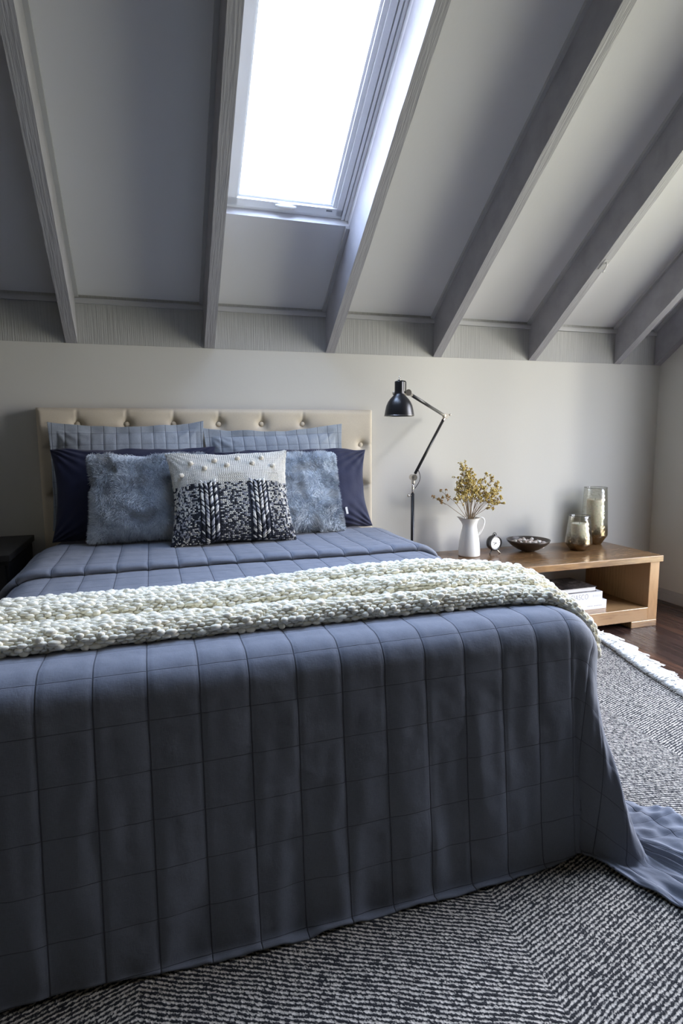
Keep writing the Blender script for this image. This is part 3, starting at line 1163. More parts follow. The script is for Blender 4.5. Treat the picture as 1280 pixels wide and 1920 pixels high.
for i in range(len(xs)):
    for j in range(NS):
        r = rng.random(5)
        # irregular slubs: weft beads bulging over every other warp
        if (i + j) % 2 == 0:
            big = 0.75 + 0.95 * r[0] ** 2.2
            a_ = t1[i, j] * 0.0078 * (0.9 + 0.6 * r[1]) * (0.6 + 0.4 * big)
            b_ = t2[i, j] * 0.0043 * big
            c_ = TN[i, j] * 0.0048 * big
            off_ = 0.001 + 0.003 * (big - 0.7)
        else:
            if r[0] < 0.25:
                continue
            big = 0.6 + 0.5 * r[1]
            a_ = t1[i, j] * 0.0038 * big
            b_ = t2[i, j] * 0.0062 * big
            c_ = TN[i, j] * 0.0036 * big
            off_ = -0.001
        P_.append(TP[i, j] + TN[i, j] * off_ + t1[i, j] * (r[2] - 0.5) * 0.006 + t2[i, j] * (r[3] - 0.5) * 0.0018 - inv)
        A_.append(a_)
        B_.append(b_)
        K_.append(c_)
        sh_ = 0.90 + 0.14 * r[4]
        CC_.append((0.99 * sh_, 0.935 * sh_, 0.76 * sh_))
Vb, Fb = blobs(P_, A_, B_, K_, 8, 5)
colb = np.repeat(np.array(CC_), len(Vb) // len(P_), axis=0)
link('wool_stitches', Vb, Fb, M_WOOL, throw, smooth=True, colors=colb)


# ------------------------------------------------------------------ pillows and cushions
def pframe(bottom, lean, yaw=0.0, roll=0.0):
    """local x = width, y = up, z = towards the camera"""
    a = math.radians(lean)
    up = Vector((0, math.sin(a), math.cos(a)))
    out = Vector((0, -math.cos(a), math.sin(a)))
    M = Matrix((Vector((1, 0, 0)), up, out)).transposed()
    M = Matrix.Rotation(math.radians(yaw), 3, 'Z') @ M @ Matrix.Rotation(math.radians(roll), 3, 'Z')
    return Matrix.Translation(bottom) @ M.to_4x4()


def pillow_surface(u, v, side, w, h, th, cx=0.07, cz=0.08, flange=0.0, p=2.6, seed=0.0, wr=0.004, ear=0.0, pitch=0.0, sag=0.0):
    x = w / 2 * u * (1 - cx * (1 - v * v) * np.abs(u))
    y = h / 2 * v * (1 - cz * (1 - u * u) * np.abs(v)) + h / 2
    ui = np.clip(u * (w / 2) / (w / 2 - flange), -1, 1) if flange else u
    vi = np.clip(v * (h / 2) / (h / 2 - flange), -1, 1) if flange else v
    prof_ = ((1 - np.abs(ui) ** p) * (1 - np.abs(vi) ** p)) ** 0.55
    tz = th / 2 * prof_ * (1 + 0.15 * (-v))
    flat = x.ravel(), y.ravel(), prof_.ravel()
    n_ = np.array([noise.noise(Vector((a * 9, b * 9, seed + side * 3))) * 1.0 + 0.55 * noise.noise(Vector((a * 22, b * 22, seed + side * 3 + 8)))
                   for a, b in zip(flat[0], flat[1])]).reshape(x.shape)
    # pull wrinkles radiating from the corners
    cr = (np.abs(u * v)) ** 1.5
    rad = np.sin((np.arctan2(np.abs(v) - 1.1, np.abs(u) - 1.1)) * 26 + seed) * cr
    tz = tz + wr * n_ * np.clip(prof_ * 3 + 0.15, 0, 1) + wr * 0.9 * rad * np.clip(prof_ * 4, 0, 1)
    if pitch:
        du = np.abs((x + pitch / 2) % pitch - pitch / 2)
        dv_ = np.abs((y + pitch / 2) % pitch - pitch / 2)
        tz = tz - (0.0026 * np.exp(-(du / 0.0035) ** 2) + 0.0013 * np.exp(-(dv_ / 0.0035) ** 2)) * np.clip(prof_ * 5, 0, 1)
    edge_ = 0.0025 if flange else 0.0
    tz = np.maximum(tz, 0) + edge_
    x = x + 0
    z = tz * side
    # flange / border wobble shared by both faces
    wob = np.array([noise.noise(Vector((a * 12, b * 12, seed + 40))) for a, b in zip(flat[0], flat[1])]).reshape(x.shape)
    border = np.clip(1 - prof_ * 2.5, 0, 1)
    z = z + wob * 0.010 * border * (1.4 if flange else 1.0)
    y = y + wob * 0.006 * border - sag * (u ** 2) * (v + 1) / 2
    return x, y, z


def pillow(name, w, h, th, M, material, n=(110, 80), **kw):
    s = np.linspace(-1, 1, n[0])
    q = np.linspace(-1, 1, n[1])
    s = np.sin(s * PI / 2) * 0.55 + s * 0.45
    q = np.sin(q * PI / 2) * 0.55 + q * 0.45
    U_, V_ = np.meshgrid(s, q, indexing='ij')
    allv, allf, alluv = [], [], []
    for side in (1, -1):
        x, y, z = pillow_surface(U_, V_, side, w, h, th, **kw)
        L = np.stack([x, y, z], -1).reshape(-1, 3)
        f_ = grid_faces(*n)
        if side < 0:
            f_ = f_[:, ::-1]
        allf.append(f_ + (0 if side > 0 else len(L)))
        allv.append(L)
        alluv.append(np.stack([x, y], -1).reshape(-1, 2))
    # stitch the rims together
    nn = n[0] * n[1]
    idx = np.arange(nn).reshape(n)
    ring = np.concatenate([idx[:, 0], idx[-1, 1:], idx[-2::-1, -1], idx[0, -2:0:-1]])
    nxt = np.roll(ring, -1)
    allf.append(np.stack([ring, ring + nn, nxt + nn, nxt], -1))
    o = link(name, np.concatenate(allv), np.concatenate(allf), material, None, smooth=True, uv=np.concatenate(alluv))
    o.matrix_world = M
    return o


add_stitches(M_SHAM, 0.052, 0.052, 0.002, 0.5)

o = pillow('pillow', 0.655, 0.47, 0.10, pframe((-0.093, 2.735, 0.640), 7, 0, 0.3), M_SHAM, (150, 100), flange=0.035, seed=1.0, wr=0.004, pitch=0.052, cz=0.10, cx=0.03)
tag(o, 'pale blue quilted pillow sham, left one, leaning on the headboard', 'pillow', 'quilted pillow shams')
o = pillow('pillow', 0.675, 0.46, 0.10, pframe((0.578, 2.735, 0.628), 7, 0, 1.6), M_SHAM, (150, 100), flange=0.035, seed=5.0, wr=0.004, pitch=0.052, cz=0.10, cx=0.03)
tag(o, 'pale blue quilted pillow sham, right one, nearer the black lamp', 'pillow', 'quilted pillow shams')

M_TAG = mat('white_care_tag', (0.8, 0.8, 0.78), 0.6)


def care_tag(parent, x, y, z, tilt):
    mb = MB()
    mb.box((x - 0.005, y, z), (x + 0.005, y + 0.032, z + 0.002))
    mb.build('care_tag', M_TAG, parent, rot=(0, 0, tilt))


nl = pillow('pillow', 0.665, 0.385, 0.13, pframe((-0.065, 2.545, 0.618), 15, 0, 0), M_NAVY, (110, 80), seed=12.0, wr=0.006, cz=0.03, cx=0.07)
tag(nl, 'navy blue pillow on the left, in front of the left quilted sham', 'pillow', 'navy pillows')
nr = pillow('pillow', 0.715, 0.380, 0.13, pframe((0.615, 2.545, 0.612), 15, 0, 0), M_NAVY, (110, 80), seed=17.0, wr=0.007, cz=0.03, cx=0.08, sag=0.010)
tag(nr, 'navy blue pillow on the right with a white tag, its corner reaching past the sham', 'pillow', 'navy pillows')
care_tag(nl, -0.148, 0.030, 0.058, 0.0)
care_tag(nr, 0.225, 0.030, 0.058, 0.12)

# faux-fur cushions
M_FUR = mat('blue_grey_fur', (0.3, 0.35, 0.42), 0.9)
M_FUR.node_tree.nodes['Principled BSDF'].inputs['Sheen Weight'].default_value = 0.3
t = NT(M_FUR)
at = t.n('ShaderNodeAttribute', attribute_name='Col')
t.base(at.outputs['Color'])


def fur_cushion(w, h, th, M, seed, label):
    n = (70, 60)
    s = np.linspace(-1, 1, n[0])
    q = np.linspace(-1, 1, n[1])
    s = np.sin(s * PI / 2) * 0.5 + s * 0.5
    q = np.sin(q * PI / 2) * 0.5 + q * 0.5
    U_, V_ = np.meshgrid(s, q, indexing='ij')
    kw = dict(cx=0.05, cz=0.05, p=3.2, seed=seed, wr=0.008)
    root = empty('fur_cushion')
    root.matrix_world = M
    tag(root, label, 'cushion', 'blue fur cushions')
    Vs, Fs = [], []
    faces_front = None
    for side in (1, -1):
        x, y, z = pillow_surface(U_, V_, side, w, h, th, **kw)
        L = np.stack([x, y, z], -1)
        f_ = grid_faces(*n)
        if side < 0:
            f_ = f_[:, ::-1]
        Fs.append(f_ + (0 if side > 0 else n[0] * n[1]))
        Vs.append(L.reshape(-1, 3))
        if side > 0:
            front = L
    base_col = np.tile(np.array([[0.60, 0.65, 0.72]]), (2 * n[0] * n[1], 1))
    o = link('cover', np.concatenate(Vs), np.concatenate(Fs), M_FUR, root, smooth=True, colors=base_col)
    e1 = np.gradient(front, axis=0)
    e2 = np.gradient(front, axis=1)
    Nn = unit(np.cross(e1, e2))
    # strands
    ns = 30000
    fu_ = rng.random(ns) * (n[0] - 1.001)
    fv_ = rng.random(ns) * (n[1] - 1.001)
    rim = rng.random(ns) < 0.13
    fu_ = np.where(rim & (rng.random(ns) < 0.5), np.where(rng.random(ns) < 0.5, 0.2, n[0] - 1.3), fu_)
    rim2 = rim & (fu_ > 1) & (fu_ < n[0] - 2)
    fv_ = np.where(rim2, np.where(rng.random(ns) < 0.5, 0.2, n[1] - 1.3), fv_)
    i0, j0 = fu_.astype(int), fv_.astype(int)
    a, b = (fu_ - i0)[:, None], (fv_ - j0)[:, None]
    def lerp(G):
        return G[i0, j0] * (1 - a) * (1 - b) + G[i0 + 1, j0] * a * (1 - b) + G[i0, j0 + 1] * (1 - a) * b + G[i0 + 1, j0 + 1] * a * b
    p0 = lerp(front)
    nn_ = unit(lerp(Nn))
    cl = np.array([[noise.noise(Vector((x_ * 16, y_ * 16, seed))), noise.noise(Vector((x_ * 16, y_ * 16, seed + 20))),
                    noise.noise(Vector((x_ * 7, y_ * 16, seed + 40))), noise.noise(Vector((x_ * 45, y_ * 45, seed + 60)))] for x_, y_ in p0[:, :2]])
    comb = np.stack([cl[:, 0] * 1.3, cl[:, 1] * 1.3 - 0.35, np.zeros(ns)], -1)
    rnd = rng.normal(size=(ns, 3)) * 0.28
    d = unit(nn_ * 0.75 + comb + rnd)
    d2 = unit(d + comb * 0.6 - nn_ * 0.2)
    L = (0.013 + 0.007 * rng.random(ns))[:, None]
    wd_ = unit(np.cross(d, rng.normal(size=(ns, 3)))) * (0.0007 + 0.0004 * rng.random(ns))[:, None]
    p1 = p0 + d * L * 0.55
    p2 = p1 + d2 * L * 0.5
    Vst = np.stack([p0 - wd_ - nn_ * 0.002, p0 + wd_ - nn_ * 0.002, p1 + wd_ * 0.9, p1 - wd_ * 0.9, p2], 1).reshape(-1, 3)
    k = (np.arange(ns) * 5)[:, None]
    Fst = np.concatenate([k + np.array([[0, 1, 2]]), k + np.array([[0, 2, 3]]), k + np.array([[3, 2, 4]])])
    tone = 0.62 + 0.75 * cl[:, 2] + 0.35 * cl[:, 3] + 0.14 * rng.normal(size=ns)
    tone = np.clip(tone, 0.0, 1.15)[:, None]
    dark, light = np.array([0.27, 0.32, 0.39]), np.array([0.86, 0.91, 0.96])
    cst = dark * (1 - tone) + light * tone
    warm = np.clip((cl[:, 0] - 0.15) * 1.5, 0, 0.5)[:, None]
    cst = cst * (1 - warm) + np.array([0.42, 0.41, 0.40]) * warm
    pile = link('fur_pile', Vst, Fst, M_FUR, root, colors=np.repeat(cst, 5, axis=0))
    pile['kind'] = 'stuff'
    return root


fur_cushion(0.445, 0.350, 0.13, pframe((-0.020, 2.405, 0.632), 18, 0, -0.5), 2.0, 'blue-grey fur cushion on the left, left of the knitted cushion')
fur_cushion(0.455, 0.355, 0.13, pframe((0.555, 2.405, 0.622), 18, 0, 0.8), 9.0, 'pale blue-grey fur cushion on the right, right of the knitted cushion')

# knitted cushion
M_YARN = mat('marled_yarn', (0.7, 0.68, 0.62), 0.95)
t = NT(M_YARN)
at = t.n('ShaderNodeAttribute', attribute_name='Col')
t.base(at.outputs['Color'])
t.bump(t.noise(t.coord(), 700, 2), 0.4, 0.001)
KW, KH, KT = 0.485, 0.385, 0.125
kn = empty('knitted_cushion')
kn.matrix_world = pframe((0.295, 2.262, 0.618), 22, 0, 0.6)
tag(kn, 'square knitted cushion fading from cream to marled black, with bobbles and cables', 'cushion')
n = (90, 80)
s = np.linspace(-1, 1, n[0])
q = np.linspace(-1, 1, n[1])
s = np.sin(s * PI / 2) * 0.45 + s * 0.55
q = np.sin(q * PI / 2) * 0.45 + q * 0.55
U_, V_ = np.meshgrid(s, q, indexing='ij')
kkw = dict(cx=0.10, cz=0.085, p=2.6, seed=23.0, wr=0.003)
Vs, Fs = [], []
for side in (1, -1):
    x, y, z = pillow_surface(U_, V_, side, KW, KH, KT, **kkw)
    Lg = np.stack([x, y, z], -1)
    f_ = grid_faces(*n)
    if side < 0:
        f_ = f_[:, ::-1]
    else:
        kfront = Lg
    Fs.append(f_ + (0 if side > 0 else n[0] * n[1]))
    Vs.append(Lg.reshape(-1, 3))
bc = np.concatenate(Vs)
cc = np.where(bc[:, 1:2] > KH * 0.62, np.array([[0.55, 0.52, 0.45]]), np.array([[0.05, 0.05, 0.06]]))
link('cover', bc, np.concatenate(Fs), M_YARN, kn, smooth=True, colors=cc)
kN = unit(np.cross(np.gradient(kfront, axis=0), np.gradient(kfront, axis=1)))


def ksample(uu, vv):
    """position and normal on the front at u, v in [-1, 1]"""
    fi = np.interp(uu, s, np.arange(n[0]))
    fj = np.interp(vv, q, np.arange(n[1]))
    i0, j0 = min(int(fi), n[0] - 2), min(int(fj), n[1] - 2)
    a, b = fi - i0, fj - j0
    def L_(G):
        return G[i0, j0] * (1 - a) * (1 - b) + G[i0 + 1, j0] * a * (1 - b) + G[i0, j0 + 1] * (1 - a) * b + G[i0 + 1, j0 + 1] * a * b
    nn_ = L_(kN)
    return L_(kfront), nn_ / max(1e-9, np.linalg.norm(nn_))


def yarn_colour(vv):
    """cream on top, marled with black increasingly towards the bottom"""
    hgt_ = (vv + 1) / 2
    cream = np.array([0.74, 0.71, 0.64]) * (0.92 + 0.12 * random.random())
    dark = np.array([0.035, 0.038, 0.05]) * (0.6 + random.random())
    grey = np.array([0.36, 0.36, 0.39]) * (0.8 + 0.4 * random.random())
    if hgt_ > 0.60 + 0.02 * random.random():
        return cream
    pd = 0.26 + 0.34 * (1 - hgt_ / 0.6)
    r = random.random()
    return dark if r < pd else (grey if r < pd + 0.20 else cream)


def in_cable(uu):
    for c0 in (-0.40, 0.42):
        if abs(uu - c0) < 0.17:
            return c0
    return None


P_, A_, B_, K_, CC_ = [], [], [], [], []
NC, NR = 60, 60
for ic in range(NC):
    for ir in range(NR):
        uu = -1 + 2 * (ic + 0.5) / NC
        vv = -1 + 2 * (ir + 0.5) / NR
        c0 = in_cable(uu)
        if c0 is not None and vv < 0.22:
            continue
        rib = (-0.23 < uu < 0.25 or abs(uu - 0.72) < 0.10 or abs(uu + 0.66) < 0.06) and vv < 0.42
        c = yarn_colour(vv)
        if rib:
            # reverse stocking stitch: short horizontal bumps
            p, nn_ = ksample(uu + (0.5 / NC if ir % 2 else 0), vv)
            tx = np.array([1.0, 0.12 * random.uniform(-1, 1), 0])
            tx -= nn_ * tx.dot(nn_)
            ty = np.cross(nn_, tx)
            P_.append(p + nn_ * 0.001)
            A_.append(tx * 0.0052)
            B_.append(ty * 0.0027)
            K_.append(nn_ * 0.0030)
            CC_.append(c)
        else:
            for sg in (-1, 1):
                p, nn_ = ksample(min(1, max(-1, uu + sg * 0.42 / NC)), vv)
                tx = np.array([sg * 0.55, 1.0, 0])
                tx -= nn_ * tx.dot(nn_)
                tx /= np.linalg.norm(tx)
                ty = np.cross(nn_, tx)
                P_.append(p + nn_ * 0.0015)
                A_.append(tx * 0.0050)
                B_.append(ty * 0.0023)
                K_.append(nn_ * 0.0026)
                CC_.append(c if random.random() < 0.7 else yarn_colour(vv))
# horseshoe cables: fat plaited strands
for c0 in (-0.40, 0.42):
    for ir in range(34):
        vv = -0.97 + 1.20 * ir / 33
        for sg in (-1, 1):
            for lane in range(2):
                uu = c0 + sg * (0.038 + 0.075 * lane)
                p, nn_ = ksample(min(0.99, uu), vv + 0.03 * lane)
                tx = np.array([-sg * 0.55, -1.0, 0]) if lane < 2 else np.array([-sg * 0.15, -1.0, 0])
                tx = -tx
                tx = np.array([sg * 0.62, 1.0, 0.0]) if lane < 2 else np.array([sg * 0.2, 1.0, 0.0])
                tx -= nn_ * tx.dot(nn_)
                tx /= np.linalg.norm(tx)
                ty = np.cross(nn_, tx)
                P_.append(p + nn_ * (0.005 - 0.0012 * lane) + np.array([random.uniform(-1, 1), random.uniform(-1, 1), 0]) * 0.001)
                A_.append(tx * 0.0115 * random.uniform(0.85, 1.15))
                B_.append(ty * 0.0040)
                K_.append(nn_ * 0.0048)
                CC_.append(yarn_colour(vv - 0.02))
# rim stitches all round
for k in range(260):
    q_ = k / 260 * 4
    sd_, f_ = int(q_), q_ - int(q_)
    f_ = f_ * 2 - 1
    uu, vv = [(f_, -1), (1, f_), (-f_, 1), (-1, -f_)][sd_]
    p, nn_ = ksample(uu * 0.995, vv * 0.995)
    r = np.array([random.uniform(-1, 1), random.uniform(-1, 1), random.uniform(-1, 1)])
    P_.append(p + r * 0.0015)
    tx = np.array([1.0, 0, 0]) if sd_ in (0, 2) else np.array([0, 1.0, 0])
    tx = tx + r * 0.4
    tx /= np.linalg.norm(tx)
    nn2 = np.array([0, 0, 1.0])
    ty = np.cross(nn2, tx)
    ty /= np.linalg.norm(ty)
    A_.append(tx * 0.006)
    B_.append(ty * 0.0042)
    K_.append(nn2 * 0.0042)
    CC_.append(yarn_colour(vv if abs(uu) < 0.97 or vv < 0.9 else -0.4))
Vb, Fb = blobs(P_, A_, B_, K_, 7, 4)
link('knit_stitches', Vb, Fb, M_YARN, kn, smooth=True, colors=np.repeat(np.array(CC_), len(Vb) // len(P_), axis=0))
for uu, vv in ((-0.64, 0.70), (-0.25, 0.76), (0.13, 0.80), (0.53, 0.80), (-0.43, 0.57), (-0.06, 0.63), (0.36, 0.66), (0.72, 0.60), (-0.82, 0.44)):
    p, nn_ = ksample(uu, vv)
    P2, A2, B2, K2 = [p + nn_ * 0.006], [np.array([0.011, 0, 0])], [np.array([0, 0.009, 0])], [nn_ * 0.009]
    for k in range(9):
        a = 2 * PI * k / 9
        P2.append(p + nn_ * 0.009 + np.array([math.cos(a) * 0.006, math.sin(a) * 0.005, 0]))
        A2.append(np.array([0.0042, 0, 0]))
        B2.append(np.array([0, 0.0035, 0]))
        K2.append(nn_ * 0.0045)
    Vb, Fb = blobs(P2, A2, B2, K2, 8, 5)
    link('bobble', Vb, Fb, M_YARN, kn, smooth=True, colors=np.tile(np.array([[0.72, 0.66, 0.55]]), (len(Vb), 1)))

# ------------------------------------------------------------------ low oak table along the wall
TX0, TX1, TY0, TY1, TZ = 1.40, 2.577, 2.387, 2.889, 0.390
tb = empty('low_table', (2.0, 2.64, 0))
tag(tb, 'low honey-coloured oak table with open shelf against the back wall', 'table')


def tpart(name, a, b, m, bev=0.003):
    mb = MB()
    mb.box((a[0] - 2.0, a[1] - 2.64, a[2]), (b[0] - 2.0, b[1] - 2.64, b[2]), bev)
    return mb.build(name, m, tb)


tpart('tabletop', (TX0, TY0, TZ - 0.034), (TX1, TY1, TZ), M_WOODT)
tpart('side_panel', (2.505, 2.402, 0.034), (2.569, 2.885, TZ - 0.034), M_WOODV)
tpart('side_panel', (1.408, 2.402, 0.034), (1.472, 2.885, TZ - 0.034), M_WOODV)
tpart('shelf', (1.472, 2.405, 0.084), (2.505, 2.885, 0.106), M_WOODT)
tpart('front_rail', (1.472, 2.400, 0.036), (2.505, 2.424, 0.1065), M_WOODT)
tpart('foot', (2.395, 2.398, 0.0), (2.566, 2.88, 0.036), M_WOODT)
tpart('foot', (1.411, 2.398, 0.0), (1.58, 2.88, 0.036), M_WOODT)

# books on the shelf
M_PAPER = mat('page_edges', (0.72, 0.71, 0.68), 0.8)
M_WHITEC = mat('white_cover', (0.82, 0.82, 0.83), 0.4)
M_DARKC = mat('dark_cover', (0.05, 0.04, 0.045), 0.4)
t = NT(M_DARKC)
t.base(t.ramp(t.noise(t.coord(), 22, 5, 0.7), [(0.42, (0.02, 0.016, 0.02)), (0.55, (0.10, 0.085, 0.08)), (0.72, (0.42, 0.38, 0.36))]))
M_INK = mat('grey_ink', (0.42, 0.42, 0.44), 0.6)


def book(z0, th, x1, L, y0, dep, cover, label, rot, edge_front=False):
    root = empty('book', (x1 - L / 2, y0 + dep / 2, z0), rot)
    tag(root, label, 'book', 'books on the table shelf')
    mb = MB()
    c = 0.0025
    hx, hy = L / 2, dep / 2
    mb.box((-hx, -hy, 0), (hx, hy, c))
    mb.box((-hx, -hy, th - c), (hx, hy, th))
    if not edge_front:
        mb.box((-hx, -hy, c), (hx, -hy + c, th - c))
    mb.build('cover', cover, root)
    mb = MB()
    mb.box((-hx + 0.004, -hy + (c if not edge_front else 0.005), c), (hx - 0.004, hy - 0.005, th - c))
    mb.build('pages', M_PAPER, root)
    return root


def lettering(text, size, loc, parent, material, name='lettering', sx=1.0):
    cu = bpy.data.curves.new('tmp', 'FONT')
    cu.body = text
    cu.size = size
    cu.extrude = 0.0002
    cu.space_character = 1.12
    ob = bpy.data.objects.new('tmp', cu)
    COL.objects.link(ob)
    bpy.context.view_layer.update()
    me = bpy.data.meshes.new_from_object(ob.evaluated_get(bpy.context.evaluated_depsgraph_get()))
    bpy.data.objects.remove(ob)
    o2 = bpy.data.objects.new(name, me)
    me.materials.append(material)
    COL.objects.link(o2)
    o2.parent = parent
    o2.location = loc
    o2.rotation_euler = (PI / 2, 0, 0)
    o2.scale = (sx, 1, 1)
    return o2


ZS = 0.1065
b1 = book(ZS, 0.046, 2.290, 0.30, 2.470, 0.235, M_WHITEC, 'thick white book at the bottom of the stack on the table shelf', 0.0)
b2 = book(ZS + 0.0465, 0.044, 2.270, 0.30, 2.480, 0.225, M_WHITEC, 'white book with large grey spine lettering in the middle of the stack', 0.0)
b3 = book(ZS + 0.091, 0.026, 2.240, 0.31, 2.490, 0.21, M_DARKC, 'thinner book with dark patterned cover on top of the stack', 0.01, True)
lettering('FIASCO', 0.042, (-0.052, -0.1128, 0.008), b2, M_INK, sx=0.72)
mb = MB()
for k, (xx, ww) in enumerate(((0.088, 0.012), (0.104, 0.009), (0.117, 0.013), (0.134, 0.007))):
    mb.box((xx, -0.1130, 0.015), (xx + ww * 0.35, -0.1124, 0.029))
    mb.box((xx + ww * 0.6, -0.1130, 0.015), (xx + ww * 0.85, -0.1124, 0.029))
mb.build('small_print', mat('pale_ink', (0.62, 0.62, 0.64), 0.6), b2)
mb = MB()
for k in range(9):
    mb.box((0.028 + k * 0.0105, -0.1180, 0.016), (0.028 + k * 0.0105 + (0.007 if k != 3 else 0.002), -0.1174, 0.020))
mb.build('small_print', M_INK, b1)

# ------------------------------------------------------------------ jug with dried flowers
jug = empty('jug', (1.602, 2.735, TZ), math.radians(-20))
tag(jug, 'tall white enamel jug holding dried flowers on the low table', 'jug')
prof_out = [(0.0005, 0.0), (0.052, 0.0), (0.0575, 0.003), (0.058, 0.008), (0.0575, 0.03), (0.054, 0.07), (0.048, 0.11), (0.0415, 0.14), (0.0385, 0.155),
            (0.0375, 0.165), (0.0395, 0.178), (0.044, 0.190), (0.0500, 0.202), (0.0512, 0.2045), (0.0495, 0.2055)]
prof_in = [(0.047, 0.2035), (0.0405, 0.189), (0.0365, 0.178), (0.034, 0.165), (0.038, 0.14), (0.050, 0.07), (0.053, 0.02), (0.0005, 0.008)]
mb = MB()
mb.lathe(prof_out + prof_in, 48)
vv_ = []
for (x, y, z) in mb.v:
    # pouring lip drawn out towards -x
    q_ = max(0.0, (z - 0.165) / 0.04) ** 1.3
    a = math.atan2(y, -x)
    g_ = math.exp(-(a / 0.55) ** 2) * q_
    vv_.append((x - 0.016 * g_, y * (1 - 0.10 * q_ * g_), z + 0.006 * g_))
mb.v = vv_
mb.build('body', M_CERAMIC, jug, smooth=True)
mb = MB()
hp = [(0.044, 0, 0.196), (0.056, 0, 0.205), (0.070, 0, 0.203), (0.077, 0, 0.190), (0.076, 0, 0.172), (0.070, 0, 0.152), (0.062, 0, 0.134), (0.054, 0, 0.120), (0.046, 0, 0.112)]
# smooth the handle
from mathutils import geometry
pts = []
for i in range(len(hp) - 1):
    p0, p1, p2, p3 = [Vector(hp[min(len(hp) - 1, max(0, i + k))]) for k in (-1, 0, 1, 2)]
    for s_ in range(4):
        q_ = s_ / 4
        pts.append(0.5 * ((2 * p1) + (-p0 + p2) * q_ + (2 * p0 - 5 * p1 + 4 * p2 - p3) * q_ ** 2 + (-p0 + 3 * p1 - 3 * p2 + p3) * q_ ** 3))
pts.append(Vector(hp[-1]))
mb.tube(pts, 0.0052, 12)
mb.build('handle', M_CERAMIC, jug, smooth=True)
mb = MB()
mb.lathe([(0.0505, 0.2035), (0.0520, 0.2045), (0.0515, 0.2062), (0.0498, 0.2062)], 48)
mb.v = [(x - 0.016 * math.exp(-(math.atan2(y, -x) / 0.55) ** 2), y, z + 0.006 * math.exp(-(math.atan2(y, -x) / 0.55) ** 2)) for x, y, z in mb.v]
mb.build('rim', mat('worn_enamel_rim', (0.50, 0.44, 0.34), 0.4), jug, smooth=True)

M_STEM = mat('dry_stem', (0.24, 0.17, 0.10), 0.8)
M_BLOOM = mat('dry_bloom', (0.5, 0.45, 0.2), 0.9)
t = NT(M_BLOOM)
at = t.n('ShaderNodeAttribute', attribute_name='Col')
t.base(at.outputs['Color'])
bq = empty('dried_flower_bunch', (1.602, 2.735, TZ + 0.12))
tag(bq, 'bunch of dried yellow-green flowers standing in the white jug', 'dried flowers')
rf_ = random.Random(5)
heads = []
# (dx, dy, dz) of each sprig tip relative to the bunch origin (jug mouth is at z = .085)
tips = [(-0.055, 0.00, 0.375), (-0.030, 0.01, 0.385), (-0.012, -0.02, 0.350), (-0.035, -0.03, 0.315), (0.005, 0.02, 0.330), (0.020, -0.02, 0.290),
        (-0.055, 0.02, 0.275), (-0.085, -0.02, 0.260), (-0.020, -0.05, 0.265), (0.045, -0.04, 0.255), (-0.190, -0.03, 0.240), (-0.215, 0.00, 0.205),
        (-0.060, -0.05, 0.225), (0.105, 0.02, 0.320), (0.165, 0.00, 0.245), (0.150, -0.03, 0.275), (0.190, 0.01, 0.225), (0.125, -0.05, 0.235),
        (0.085, -0.02, 0.245), (0.155, -0.04, 0.165), (0.060, 0.02, 0.275), (0.000, -0.04, 0.235), (0.175, -0.02, 0.195), (-0.095, -0.03, 0.215),
        (0.025, 0.01, 0.300), (-0.045, 0.00, 0.340), (-0.015, 0.00, 0.300), (0.07, -0.05, 0.215), (-0.075, 0.0, 0.305), (0.135, 0.0, 0.30)]
